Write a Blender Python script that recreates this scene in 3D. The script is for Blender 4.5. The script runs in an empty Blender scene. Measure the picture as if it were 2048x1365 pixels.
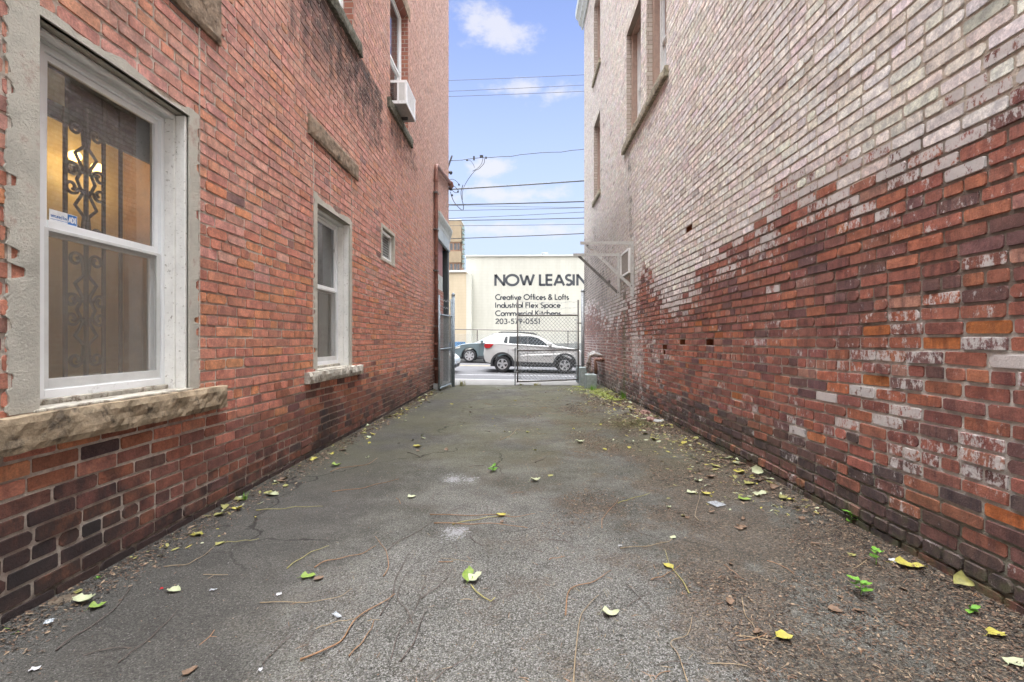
import bpy, bmesh, math, random
from mathutils import Vector, Matrix, noise as mnoise
R = math.radians
scene = bpy.context.scene
# ------------------------------------------------------------------ camera
FOC = 920.0                                  # focal length in pixels of the 2048 wide photograph
CAMH = 1.2
YAW = math.atan(18 / FOC)
cam_d = bpy.data.cameras.new('camera'); cam = bpy.data.objects.new('camera', cam_d)
scene.collection.objects.link(cam); scene.camera = cam
cam_d.sensor_width = 36; cam_d.lens = FOC / 2048 * 36; cam_d.clip_start = 0.05; cam_d.clip_end = 2000
cam.location = (0, 0, CAMH); cam.rotation_euler = (R(90), 0, YAW)
# ------------------------------------------------------------------ view
scene.view_settings.view_transform = 'Standard'; scene.view_settings.look = 'None'
scene.view_settings.gamma = 1; scene.view_settings.exposure = 1.22
scene.render.engine = 'CYCLES'; scene.cycles.use_light_tree = False
scene.cycles.max_bounces = 7; scene.cycles.diffuse_bounces = 5; scene.cycles.glossy_bounces = 3; scene.cycles.transparent_max_bounces = 24
# ------------------------------------------------------------------ node helper
class NT:
    def __init__(s, tree): s.t = tree; s.n = tree.nodes; s.l = tree.links
    def add(s, typ, **kw):
        n = s.n.new(typ)
        for k, v in kw.items():
            if k.startswith('i_'):
                key = k[2:]; key = int(key) if key.isdigit() else key.replace('_', ' ')
                n.inputs[key].default_value = v
            else: setattr(n, k, v)
        return n
    def link(s, a, b): s.l.new(a, b)
    def _in(s, sock, v):
        if isinstance(v, bpy.types.NodeSocket): s.l.new(v, sock)
        elif isinstance(v, (tuple, list)) and len(sock.default_value) == 4 and len(v) == 3: sock.default_value = (*v, 1)
        else: sock.default_value = v
    def math(s, op, a, b=0.0, c=0.0, clamp=False):
        n = s.n.new('ShaderNodeMath'); n.operation = op; n.use_clamp = clamp
        s._in(n.inputs[0], a); s._in(n.inputs[1], b); s._in(n.inputs[2], c); return n.outputs[0]
    def mix(s, f, a, b, mode='MIX'):
        n = s.n.new('ShaderNodeMix'); n.data_type = 'RGBA'; n.blend_type = mode
        s._in(n.inputs[0], f); s._in(n.inputs[6], a); s._in(n.inputs[7], b); return n.outputs[2]
    def ramp(s, f, lo, hi, a=0.0, b=1.0):
        n = s.n.new('ShaderNodeMapRange'); n.interpolation_type = 'SMOOTHSTEP'
        s._in(n.inputs[0], f); s._in(n.inputs[1], lo); s._in(n.inputs[2], hi); s._in(n.inputs[3], a); s._in(n.inputs[4], b)
        return n.outputs[0]
    def noise(s, vec, scale, detail=4, rough=.6, dist=0.0):
        n = s.n.new('ShaderNodeTexNoise'); n.inputs['Scale'].default_value = scale
        n.inputs['Detail'].default_value = detail; n.inputs['Roughness'].default_value = rough; n.inputs['Distortion'].default_value = dist
        if vec is not None: s.l.new(vec, n.inputs['Vector'])
        return n.outputs[0]
    def voro(s, vec, scale, feature='F1', out='Distance', rnd=1.0):
        n = s.n.new('ShaderNodeTexVoronoi'); n.feature = feature; n.inputs['Scale'].default_value = scale
        n.inputs['Randomness'].default_value = rnd
        s.l.new(vec, n.inputs['Vector']); return n.outputs[out]
    def mapping(s, vec, scale=(1, 1, 1), loc=(0, 0, 0), rot=(0, 0, 0)):
        n = s.n.new('ShaderNodeMapping'); n.inputs['Scale'].default_value = scale; n.inputs['Location'].default_value = loc
        n.inputs['Rotation'].default_value = rot; s.l.new(vec, n.inputs['Vector']); return n.outputs[0]
    def sep(s, vec):
        n = s.n.new('ShaderNodeSeparateXYZ'); s.l.new(vec, n.inputs[0]); return n.outputs
    def bump(s, h, strength=.5, dist=.01, normal=None):
        n = s.n.new('ShaderNodeBump'); n.inputs['Strength'].default_value = strength; n.inputs['Distance'].default_value = dist
        s.l.new(h, n.inputs['Height'])
        if normal is not None: s.l.new(normal, n.inputs['Normal'])
        return n.outputs[0]
# ------------------------------------------------------------------ world: blue sky ahead, added bright fill overhead
SUN_EL, SUN_ROT = 52, 188
world = bpy.data.worlds.new('World'); scene.world = world; world.use_nodes = True
w = NT(world.node_tree); w.n.clear()
sky = w.add('ShaderNodeTexSky', sky_type='NISHITA', sun_disc=False)
sky.sun_elevation = R(SUN_EL); sky.sun_rotation = R(SUN_ROT); sky.altitude = 0; sky.air_density = 1.0; sky.dust_density = .6; sky.ozone_density = 3.0
tc = w.add('ShaderNodeTexCoord'); dirv = tc.outputs['Generated']
sx, sy, sz = w.sep(dirv)
wv = w.mapping(dirv, scale=(1, 1, 1.8))
n_big = w.noise(wv, 10, 5, .66, .0)
def blob(px, py, rx, ry):
    """soft cloud centred on a direction, given as tangent offsets from the street axis"""
    u = (px - 1024) / FOC; v = (682.5 - py) / FOC
    d = Vector((u * math.cos(YAW) - math.sin(YAW), math.cos(YAW) + u * math.sin(YAW), v)).normalized()
    dx = w.math('SUBTRACT', sx, d.x); dz = w.math('SUBTRACT', sz, d.z)
    dx = w.math('DIVIDE', dx, rx / FOC); dz = w.math('DIVIDE', dz, ry / FOC)
    r2 = w.math('ADD', w.math('MULTIPLY', dx, dx), w.math('MULTIPLY', dz, dz))
    g = w.math('SUBTRACT', 1.0, w.math('SQRT', r2))
    return w.math('MULTIPLY', g, w.ramp(sy, 0, .3))
acc = None
for b in [(988, 42, 60, 36), (1032, 72, 56, 28), (1050, 175, 60, 16), (1125, 186, 66, 20), (985, 335, 60, 18),
          (1010, 390, 150, 24), (1050, 462, 170, 18)]:
    g = w.math('MAXIMUM', blob(*b), -1.0)
    acc = g if acc is None else w.math('MAXIMUM', acc, g)
cm = w.math('ADD', acc, w.math('MULTIPLY', w.math('SUBTRACT', n_big, .5), 3.4))
cm = w.ramp(cm, .0, .95)
haze = w.ramp(sz, .06, .75, .95, .10)
skyc = w.mix(1.0, sky.outputs[0], (.92, .86, 1.08), 'MULTIPLY')
SK = .14
skyc = w.mix(1.0, skyc, (SK * 1.0, SK * 1.0, SK * 1.0), 'MULTIPLY')
skyc = w.mix(haze, skyc, (.305, .352, .43))
skyc = w.mix(w.math('MULTIPLY', cm, .75), skyc, (.41, .405, .425))
# added sky fill out of view: bright overhead, dim behind, to light the alley
fill_n = w.noise(dirv, 3, 1, .5)
over = w.ramp(w.math('ADD', sz, w.math('MULTIPLY', w.math('SUBTRACT', fill_n, .5), .2)), .72, .86)
back = w.ramp(w.math('ADD', w.math('MULTIPLY', sy, -1.0), w.math('MULTIPLY', w.math('SUBTRACT', fill_n, .5), .3)), -.15, .3)
sky_fill = w.math('MAXIMUM', over, back)
FILL_K = 8.2
fill_col = w.mix(fill_n, (FILL_K * .80, FILL_K * .84, FILL_K * .92), (FILL_K * 1.04, FILL_K * 1.02, FILL_K * 1.0))
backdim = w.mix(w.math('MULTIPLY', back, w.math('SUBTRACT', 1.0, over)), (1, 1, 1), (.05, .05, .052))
fill_col = w.mix(1.0, fill_col, backdim, 'MULTIPLY')
skyc = w.mix(sky_fill, skyc, fill_col)
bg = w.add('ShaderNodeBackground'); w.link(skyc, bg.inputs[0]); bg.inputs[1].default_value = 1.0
wo = w.add('ShaderNodeOutputWorld'); w.link(bg.outputs[0], wo.inputs[0])
world.cycles.sampling_method = 'MANUAL'; world.cycles.sample_map_resolution = 256
# ------------------------------------------------------------------ sun behind thin cloud, from behind the camera
sd = bpy.data.lights.new('sun', 'SUN'); sd.energy = .5; sd.angle = R(14); sd.color = (1, .95, .88)
sun = bpy.data.objects.new('sun', sd); scene.collection.objects.link(sun)
az = R(SUN_ROT); el = R(SUN_EL)
to_sun = Vector((math.sin(az) * math.cos(el), math.cos(az) * math.cos(el), math.sin(el)))
sun.rotation_euler = to_sun.to_track_quat('Z', 'Y').to_euler()

# ------------------------------------------------------------------ object helpers
def link(o): scene.collection.objects.link(o); return o
def tag(o, label=None, cat=None, group=None, kind=None):
    if label: o['label'] = label
    if cat: o['category'] = cat
    if group: o['group'] = group
    if kind: o['kind'] = kind
    return o
def empty(name, loc=(0, 0, 0), rz=0, label=None, cat=None, group=None):
    o = bpy.data.objects.new(name, None); o.empty_display_size = .2; o.location = loc; o.rotation_euler = (0, 0, rz)
    link(o); return tag(o, label, cat, group)
def copy_tree(o, parent=None):
    c = o.copy(); link(c); c.parent = parent
    for ch in list(o.children): copy_tree(ch, c)
    return c
class MB:
    """collects faces, builds ONE mesh object"""
    def __init__(s): s.v = []; s.f = []; s.m = []; s.mi = 0
    def quad(s, a, b, c, d): s.poly([a, b, c, d])
    def poly(s, pts):
        i = len(s.v); s.v += [tuple(p) for p in pts]; s.f.append(tuple(range(i, i + len(pts)))); s.m.append(s.mi)
    def mesh(s, vs, fs):
        i = len(s.v); s.v += [tuple(p) for p in vs]
        for f in fs: s.f.append(tuple(i + k for k in f)); s.m.append(s.mi)
    def box(s, x0, x1, y0, y1, z0, z1):
        if x0 > x1: x0, x1 = x1, x0
        if y0 > y1: y0, y1 = y1, y0
        if z0 > z1: z0, z1 = z1, z0
        v = [(x0, y0, z0), (x1, y0, z0), (x1, y1, z0), (x0, y1, z0), (x0, y0, z1), (x1, y0, z1), (x1, y1, z1), (x0, y1, z1)]
        s.mesh(v, [(3, 2, 1, 0), (4, 5, 6, 7), (0, 1, 5, 4), (1, 2, 6, 5), (2, 3, 7, 6), (3, 0, 4, 7)])
    def tube(s, pts, r, n=8, cap=True):
        pts = [Vector(p) for p in pts]
        rr = r if isinstance(r, (list, tuple)) else [r] * len(pts)
        base = len(s.v); prev = None
        for i, p in enumerate(pts):
            t = (pts[min(i + 1, len(pts) - 1)] - pts[max(i - 1, 0)])
            if t.length < 1e-9: t = Vector((0, 0, 1))
            t.normalize()
            if prev is None:
                a = Vector((0, 0, 1)) if abs(t.z) < .9 else Vector((1, 0, 0))
                u = t.cross(a).normalized()
            else:
                u = (prev - t * prev.dot(t))
                u = u.normalized() if u.length > 1e-6 else t.orthogonal().normalized()
            prev = u; vv = t.cross(u)
            for k in range(n):
                a = 2 * math.pi * k / n
                s.v.append(tuple(p + (u * math.cos(a) + vv * math.sin(a)) * rr[i]))
        for i in range(len(pts) - 1):
            for k in range(n):
                a = base + i * n + k; b = base + i * n + (k + 1) % n
                s.f.append((a, b, b + n, a + n)); s.m.append(s.mi)
        if cap:
            s.f.append(tuple(base + k for k in range(n))[::-1]); s.m.append(s.mi)
            e = base + (len(pts) - 1) * n; s.f.append(tuple(e + k for k in range(n))); s.m.append(s.mi)
    def prism(s, poly, axis, a, b):
        """polygon (2 coords) extruded along axis 'x','y' or 'z' from a to b"""
        def P(u, v, t): return {'x': (t, u, v), 'y': (u, t, v), 'z': (u, v, t)}[axis]
        n = len(poly); vs = [P(u, v, a) for u, v in poly] + [P(u, v, b) for u, v in poly]
        fs = [tuple(range(n))[::-1], tuple(range(n, 2 * n))] + [(i, (i + 1) % n, (i + 1) % n + n, i + n) for i in range(n)]
        s.mesh(vs, fs)
    def build(s, name, mat, parent=None, smooth=False, bevel=0, seg=2, fix=True):
        me = bpy.data.meshes.new(name); me.from_pydata(s.v, [], s.f)
        mats = mat if isinstance(mat, (list, tuple)) else [mat]
        for m in mats: me.materials.append(m)
        if len(mats) > 1: me.polygons.foreach_set('material_index', s.m)
        if fix:
            bm = bmesh.new(); bm.from_mesh(me); bmesh.ops.recalc_face_normals(bm, faces=bm.faces)
            if bevel:
                bmesh.ops.remove_doubles(bm, verts=bm.verts, dist=1e-5)
                ed = [e for e in bm.edges if len(e.link_faces) == 2 and e.calc_face_angle(0) > R(28)]
                bmesh.ops.bevel(bm, geom=ed, offset=bevel, segments=seg, affect='EDGES', profile=.6, clamp_overlap=True)
            bm.to_mesh(me); bm.free()
        if smooth: me.polygons.foreach_set('use_smooth', [True] * len(me.polygons))
        o = bpy.data.objects.new(name, me); link(o)
        if parent: o.parent = parent
        return o
def ray(px, py):
    u = (px - 1024) / FOC; v = (682.5 - py) / FOC
    return Vector((u * math.cos(YAW) - math.sin(YAW), math.cos(YAW) + u * math.sin(YAW), v))
def on_ground(px, py, z=0.0):
    d = ray(px, py); t = (z - CAMH) / d.z; return Vector((d.x * t, d.y * t, z))
def on_y(px, py, Y):
    d = ray(px, py); t = Y / d.y; return Vector((d.x * t, Y, CAMH + d.z * t))
def on_x(px, py, X):
    d = ray(px, py); t = X / d.x; return Vector((X, d.y * t, CAMH + d.z * t))
def nz(x, y, z=0.0): return mnoise.noise(Vector((x, y, z)))
def parent_keep(ch, root): ch.parent = root; ch.matrix_parent_inverse = root.matrix_world.inverted()
# ------------------------------------------------------------------ materials
def mat(name):
    m = bpy.data.materials.new(name); m.use_nodes = True; t = NT(m.node_tree); t.n.clear()
    b = t.add('ShaderNodeBsdfPrincipled'); o = t.add('ShaderNodeOutputMaterial'); t.link(b.outputs[0], o.inputs[0])
    g = t.add('ShaderNodeNewGeometry')
    return m, t, b, g.outputs['Position'], o
def simple(name, col, rough=.6, metal=0, var=.15, scale=20, bump=.0, bscale=60, spec=.5, dirt=None, dirt_amt=.0, dscale=6):
    m, t, b, pos, o = mat(name)
    n = t.noise(pos, scale, 5, .65)
    c = t.mix(t.ramp(n, .3, .7), tuple(x * (1 - var) for x in col), tuple(min(1, x * (1 + var)) for x in col))
    if dirt:
        dn = t.noise(pos, dscale, 6, .7)
        c = t.mix(t.ramp(dn, .62 - dirt_amt * .4, .72 - dirt_amt * .2), c, dirt)
    t.link(c, b.inputs['Base Color']); b.inputs['Roughness'].default_value = rough; b.inputs['Metallic'].default_value = metal
    b.inputs['Specular IOR Level'].default_value = spec
    if bump: t.link(t.bump(t.noise(pos, bscale, 6, .7), bump, .01), b.inputs['Normal'])
    return m
def brick_mat(name, streak=6.0):
    m, t, b, pos, o = mat(name)
    col = t.add('ShaderNodeAttribute', attribute_name='Col').outputs['Color']
    aux = t.add('ShaderNodeAttribute', attribute_name='Aux')
    rnd, soot, white = t.sep(aux.outputs['Vector']); moss = aux.outputs['Alpha']
    n1 = t.noise(pos, 14, 4, .7); n2 = t.noise(pos, 90, 4, .75); n3 = t.noise(pos, 420, 2, .6)
    c = t.mix(1.0, col, t.mix(t.ramp(n1, .3, .72), (.70, .68, .70), (1.30, 1.27, 1.22)), 'MULTIPLY')
    c = t.mix(1.0, c, t.mix(t.ramp(n2, .3, .7), (.80, .80, .80), (1.16, 1.16, 1.16)), 'MULTIPLY')
    band = t.noise(t.mapping(pos, scale=(1, 1, .12)), 22, 3, .6)
    c = t.mix(t.math('MULTIPLY', t.ramp(band, .48, .62), t.math('ADD', .25, t.math('MULTIPLY', rnd, .6))), c, t.mix(1.0, c, (.55, .56, .66), 'MULTIPLY'))
    c = t.mix(t.math('MULTIPLY', t.ramp(t.noise(pos, 300, 2, .5), .60, .72), .35), c, (.42, .36, .31))
    # soot patches
    sn = t.noise(t.mapping(pos, scale=(1, 1, .6)), 7, 5, .72)
    sm = t.ramp(t.math('ADD', t.math('MULTIPLY', soot, .9), t.math('SUBTRACT', sn, .5)), .25, .62)
    c = t.mix(t.math('MULTIPLY', sm, .88), c, (.030, .026, .026))
    # lime and paint remnants with streaks
    wn = t.noise(t.mapping(pos, scale=(1, 1.6, 1)), 12, 5, .75); wn2 = t.noise(t.mapping(pos, scale=(1, 1, .5)), 60, 4, .7)
    wsum = t.math('ADD', t.math('MULTIPLY', t.math('SUBTRACT', wn, .5), 1.5), t.math('MULTIPLY', t.math('SUBTRACT', wn2, .5), .9))
    wm = t.ramp(t.math('ADD', white, wsum), .40, .62)
    c = t.mix(t.math('MULTIPLY', wm, .85), c, t.mix(n1, (.46, .43, .415), (.68, .66, .63)))
    # pits
    pit = t.ramp(t.voro(t.mapping(pos, scale=(1, 1, 1)), 55), .05, .14, 1.0, 0.0)
    pit = t.math('MULTIPLY', pit, t.ramp(t.noise(pos, 20, 2), .52, .62))
    c = t.mix(t.math('MULTIPLY', pit, .7), c, (.03, .02, .018))
    # moss film
    mm = t.ramp(t.math('ADD', moss, t.math('MULTIPLY', t.math('SUBTRACT', t.noise(pos, 11, 4, .7), .5), 1.6)), .35, .8)
    c = t.mix(t.math('MULTIPLY', mm, .75), c, (.085, .088, .045))
    t.link(c, b.inputs['Base Color']); b.inputs['Roughness'].default_value = .88; b.inputs['Specular IOR Level'].default_value = .25
    h = t.math('ADD', t.math('MULTIPLY', n2, .6), t.math('ADD', t.math('MULTIPLY', n3, .25), t.math('MULTIPLY', n1, .5)))
    h = t.math('SUBTRACT', h, t.math('MULTIPLY', pit, .6))
    t.link(t.bump(h, 1.0, .009), b.inputs['Normal'])
    return m
def mortar_mat(name, right):
    m, t, b, pos, o = mat(name)
    x, y, z = t.sep(pos)
    n = t.noise(pos, 30, 6, .7); nl = t.noise(pos, 2.2, 5, .7)
    zz = t.math('ADD', z, t.math('MULTIPLY', t.math('SUBTRACT', nl, .5), 1.1))
    if right:
        c = t.mix(t.ramp(zz, 1.15, 1.45), (.58, .55, .50), (.25, .21, .175))
        c = t.mix(t.ramp(zz, 2.15, 2.4), c, (.52, .455, .375))
        c = t.mix(t.ramp(zz, .25, .5, .75, 0.0), c, (.10, .105, .065))
    else:
        c = t.mix(t.ramp(nl, .40, .56), (.44, .34, .285), (.62, .55, .475))
        c = t.mix(t.ramp(zz, .1, .8, .55, 0.0), c, (.30, .25, .21))
        c = t.mix(t.ramp(zz, .0, .16, .9, 0.0), c, (.10, .085, .07))
        c = t.mix(t.ramp(zz, 3.2, 5, 0, .55), c, (.46, .36, .31))
    c = t.mix(1.0, c, t.mix(t.ramp(n, .3, .7), (.72, .72, .72), (1.15, 1.15, 1.15)), 'MULTIPLY')
    t.link(c, b.inputs['Base Color']); b.inputs['Roughness'].default_value = .95; b.inputs['Specular IOR Level'].default_value = .1
    t.link(t.bump(t.math('ADD', n, t.noise(pos, 200, 4)), .9, .008), b.inputs['Normal'])
    return m
def glass_mat(name, tint=(.75, .78, .78), refl=1.0, rough=.02, base=.06):
    m, t, b, pos, o = mat(name); t.n.remove(b)
    lw = t.add('ShaderNodeFresnel', i_IOR=1.5)
    gl = t.add('ShaderNodeBsdfGlossy'); gl.inputs['Roughness'].default_value = rough; gl.inputs['Color'].default_value = (.95, .97, 1, 1)
    nn = t.bump(t.noise(pos, 3, 2), .03, .02); t.link(nn, gl.inputs['Normal'])
    tr = t.add('ShaderNodeBsdfTransparent'); tr.inputs[0].default_value = (*tint, 1)
    mx = t.add('ShaderNodeMixShader'); t.link(t.math('ADD', t.math('MULTIPLY', lw.outputs[0], refl), base, clamp=True), mx.inputs[0])
    df = t.add('ShaderNodeBsdfDiffuse'); df.inputs[0].default_value = (.45, .43, .40, 1); m2 = t.add('ShaderNodeMixShader'); t.link(t.ramp(t.noise(t.mapping(pos, scale=(1, 1, .5)), 9, 5, .7), .35, .75, .03, .20), m2.inputs[0])
    t.link(tr.outputs[0], m2.inputs[1]); t.link(df.outputs[0], m2.inputs[2]); t.link(m2.outputs[0], mx.inputs[1]); t.link(gl.outputs[0], mx.inputs[2]); t.link(mx.outputs[0], o.inputs[0])
    return m
def screen_mat(name, col=(.33, .33, .33), op=.5):
    m, t, b, pos, o = mat(name); t.n.remove(b)
    df = t.add('ShaderNodeBsdfDiffuse')
    n = t.noise(t.mapping(pos, scale=(1, 60, .8)), 6, 3, .6)
    t.link(t.mix(n, tuple(c * .8 for c in col), tuple(c * 1.2 for c in col)), df.inputs[0])
    tr = t.add('ShaderNodeBsdfTransparent'); mx = t.add('ShaderNodeMixShader')
    t.link(t.math('ADD', op - .08, t.math('MULTIPLY', n, .16)), mx.inputs[0])
    t.link(tr.outputs[0], mx.inputs[1]); t.link(df.outputs[0], mx.inputs[2]); t.link(mx.outputs[0], o.inputs[0])
    return m
def emit_mat(name, col, strength):
    m, t, b, pos, o = mat(name)
    b.inputs['Base Color'].default_value = (*col, 1); b.inputs['Emission Color'].default_value = (*col, 1); b.inputs['Emission Strength'].default_value = strength
    return m
M = {}
M['brick'] = brick_mat('old_brick')
M['mortar_l'] = mortar_mat('mortar_warm', False); M['mortar_r'] = mortar_mat('mortar_grey', True)
M['stucco'] = simple('cement_render', (.50, .475, .41), .95, var=.16, scale=5, bump=1.0, bscale=90, spec=.1, dirt=(.40, .31, .26), dirt_amt=.22, dscale=5)
M['sandstone'] = simple('brown_sandstone', (.27, .205, .15), .95, var=.35, scale=13, bump=1.0, bscale=45, spec=.1, dirt=(.09, .075, .06), dirt_amt=.25, dscale=10)
M['sill_stone'] = simple('weathered_sill_stone', (.30, .235, .16), .95, var=.35, scale=10, bump=1.0, bscale=28, spec=.1, dirt=(.10, .08, .06), dirt_amt=.25, dscale=8)
M['sill_light'] = simple('whitewashed_stone', (.46, .43, .37), .95, var=.3, scale=10, bump=.9, bscale=40, spec=.1, dirt=(.16, .13, .10), dirt_amt=.3, dscale=14)
M['dark_stone'] = simple('lichened_dark_stone', (.13, .125, .10), .95, var=.5, scale=25, bump=1.0, bscale=60, spec=.1)
M['vinyl'] = simple('white_vinyl', (.84, .86, .87), .35, var=.04, scale=4, spec=.5, dirt=(.5, .5, .48), dirt_amt=.02)
M['peeling'] = simple('peeling_white_paint', (.84, .83, .79), .6, var=.06, scale=8, bump=.6, bscale=50, dirt=(.36, .33, .28), dirt_amt=.12, dscale=40)
M['alu'] = simple('grey_aluminium', (.62, .63, .62), .45, var=.08, scale=8)
M['glass'] = glass_mat('window_glass', (.72, .74, .74), 1.2, .02, .08); M['glass_dark'] = glass_mat('dusty_dark_glass', (.35, .38, .4), 1.0, .04, .16)
M['glass_car'] = glass_mat('car_glass', (.18, .2, .2), 1.0, .01, .10)
M['screen'] = screen_mat('insect_screen', (.34, .31, .26), .32)
M['brown_wood'] = simple('brown_painted_wood', (.30, .21, .165), .6, var=.12, scale=14, bump=.2)
M['tan_wall'] = simple('tan_painted_plaster', (.55, .40, .17), .7, var=.12, scale=2.5)
M['orange_wood'] = simple('varnished_wood', (.36, .20, .085), .5, var=.25, scale=7)
M['dark_room'] = simple('dim_interior', (.10, .09, .085), .9)
M['grey_room'] = simple('grey_blind', (.30, .30, .29), .9, var=.1)
M['iron'] = simple('black_wrought_iron', (.05, .052, .06), .5, var=.2)
M['wire'] = simple('dull_fence_wire', (.17, .18, .18), .6, metal=.2)
M['galv'] = simple('galvanised_steel', (.30, .32, .33), .5, metal=.35, var=.2, scale=30, dirt=(.17, .16, .15), dirt_amt=.15, dscale=20)
M['galv_blue'] = simple('weathered_blue_grey_steel', (.27, .32, .36), .6, metal=.2, var=.25, scale=30)
M['rust_steel'] = simple('brown_steel', (.135, .125, .115), .6, metal=.3, var=.3, scale=30)
M['bracket'] = simple('grey_painted_steel', (.40, .395, .375), .6, var=.12, scale=20, dirt=(.20, .13, .09), dirt_amt=.08, dscale=12)
M['rust_pipe'] = simple('red_oxide_pipe', (.20, .085, .06), .6, var=.3, scale=18, dirt=(.30, .25, .22), dirt_amt=.1)
M['concrete'] = simple('concrete', (.36, .36, .345), .95, var=.14, scale=8, bump=.7, bscale=90, spec=.1, dirt=(.22, .22, .20), dirt_amt=.15)
M['block'] = simple('blue_grey_concrete', (.24, .275, .27), .95, var=.2, scale=12, bump=.8, bscale=60, spec=.1)
M['black'] = simple('black_cable', (.03, .032, .035), .6)
M['cable_grey'] = simple('braided_cable', (.13, .14, .14), .6, var=.4, scale=60)
M['white_paint'] = simple('white_gloss', (.80, .80, .78), .4, var=.05)
M['rubber'] = simple('tyre_rubber', (.025, .026, .028), .8)
M['rim'] = simple('alloy', (.55, .56, .57), .3, metal=.7)
M['clad'] = simple('dark_plastic', (.035, .037, .04), .6)
# ------------------------------------------------------------------ the two brick walls
XL, XR = -2.13, 2.15                     # alley faces of the two buildings
YL, YR = 13.5, 15.7                      # their street corners
YB = -0.6                                # where they end behind the viewer
HT = 12.4
CH = .0765
def wob(y, z, s): return .010 * nz(y * .55, z * .7, s) + .004 * nz(y * 2.3, z * 2.1, s + 5)
def brick_wall(name, X, sgn, y0, y1, z0, z1, openings, colfn, mats, parent, seed, prot=.002, hdr=7, hoff=3, jw=0):
    rng = random.Random(seed)
    V = []; F = []; MI = []; C = []; A = []; holes = []
    nc = int((z1 - z0) / CH)
    for i in range(nc):
        za = z0 + i * CH; zm = za + CH / 2
        header = (i % hdr) == hoff
        pitch = .113 if header else .222
        segs = [(y0, y1)]
        for (a, b, c, d) in openings:
            if c - .03 < zm < d + .03:
                ns = []
                for (p, q) in segs:
                    if b <= p or a >= q: ns.append((p, q)); continue
                    if p < a: ns.append((p, a))
                    if b < q: ns.append((b, q))
                segs = ns
        off = (i % 2) * pitch * .5 + rng.uniform(-.02, .02)
        for (p, q) in segs:
            k0 = int(math.floor((p - y0 - off) / pitch)) - 1
            y = y0 + off + k0 * pitch
            while y < q:
                L = pitch
                if not header and rng.random() < .05: L = pitch * .5
                a = max(y, p); b = min(y + L, q); y += L
                if b - a < .035: continue
                yc = (a + b) / 2
                j = .0038 + jw + rng.uniform(0, .0022)
                res = colfn(yc, zm, rng)
                if res is None: continue
                if res == 'HOLE': holes.append((a + .004, b - .004, za + .003, za + CH - .003)); continue
                col, aux, dd = res
                hy = (b - a) / 2 - j; hz = CH / 2 - .0042 - jw - rng.uniform(0, .002)
                zc = zm + wob(yc, zm, seed) + rng.uniform(-.0015, .0015)
                rot = rng.uniform(-.012, .012); d = prot + rng.uniform(-.002, .0035) + dd
                tl = rng.uniform(-.012, .012); tz = rng.uniform(-.022, .022)
                c1 = min(rng.uniform(.003, .009) if rng.random() < .9 else .016, hy * .6)
                base = len(V)
                for ring in (0, 1):
                    ins = .0 if ring == 0 else .0035
                    ay = hy - ins; az_ = hz - ins
                    cc = c1
                    pts = [(-ay, -az_ + cc), (-ay + cc, -az_), (ay - cc, -az_), (ay, -az_ + cc), (ay, az_ - cc), (ay - cc, az_), (-ay + cc, az_), (-ay, az_ - cc)]
                    for (u, v) in pts:
                        u += rng.uniform(-.0022, .0022); v += rng.uniform(-.0022, .0022)
                        yy = yc + u - v * rot; zz = zc + v + u * rot
                        slope = wob(yy, zm, seed) - wob(yc, zm, seed)
                        zz += slope
                        dep = (-.012 + min(0, dd)) if ring == 0 else d + u * tl + v * tz
                        V.append((X + sgn * dep, yy, zz)); C.append((*col, 1)); A.append(aux)
                for k in range(8):
                    k2 = (k + 1) % 8
                    F.append((base + k, base + k2, base + 8 + k2, base + 8 + k)); MI.append(0)
                F.append(tuple(base + 8 + k for k in range(8))); MI.append(0)
    for (a, b, c, d) in holes:
        base = len(V); dp = .07
        for dd_ in (-.0035, -dp):
            for (yy, zz) in ((a, c), (b, c), (b, d), (a, d)):
                V.append((X + sgn * dd_, yy + rng.uniform(-.004, .004), zz + rng.uniform(-.004, .004))); C.append((.30, .10, .04, 1)); A.append((.5, .38, 0, 0))
        for k in range(4): k2 = (k + 1) % 4; F.append((base + k, base + k2, base + 4 + k2, base + 4 + k)); MI.append(0)
        F.append((base + 4, base + 5, base + 6, base + 7)); MI.append(0)
    openings = list(openings) + holes
    # mortar sheet: grid cut round the openings
    ys = sorted({y0, y1, *[o[0] for o in openings], *[o[1] for o in openings]})
    zs = sorted({z0, z1, *[o[2] for o in openings], *[o[3] for o in openings]})
    for a, b in zip(ys, ys[1:]):
        for c, d in zip(zs, zs[1:]):
            ym, zm = (a + b) / 2, (c + d) / 2
            if any(o[0] < ym < o[1] and o[2] < zm < o[3] for o in openings): continue
            base = len(V)
            for (yy, zz) in ((a, c), (b, c), (b, d), (a, d)):
                V.append((X - sgn * .0035, yy, zz)); C.append((.3, .3, .3, 1)); A.append((0, 0, 0, 0))
            F.append((base, base + 1, base + 2, base + 3)); MI.append(1)
    me = bpy.data.meshes.new(name); me.from_pydata(V, [], F)
    for m in mats: me.materials.append(m)
    me.polygons.foreach_set('material_index', MI)
    for nm, data in (('Col', C), ('Aux', A)):
        at = me.color_attributes.new(nm, 'FLOAT_COLOR', 'POINT')
        at.data.foreach_set('color', [x for c in data for x in c])
    if sgn < 0: pass
    o = bpy.data.objects.new(name, me); link(o); o.parent = parent
    return o
def sm(x, a, b):
    t = max(0, min(1, (x - a) / (b - a))); return t * t * (3 - 2 * t)
def pick(rng, pal):
    r = rng.random(); s = 0
    for w_, c in pal:
        s += w_
        if r < s: return c
    return pal[-1][1]
def jit(c, rng, a=.12):
    k = 1 + rng.uniform(-a, a); return tuple(max(.01, x * k * (1 + rng.uniform(-.05, .05))) for x in c)
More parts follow.
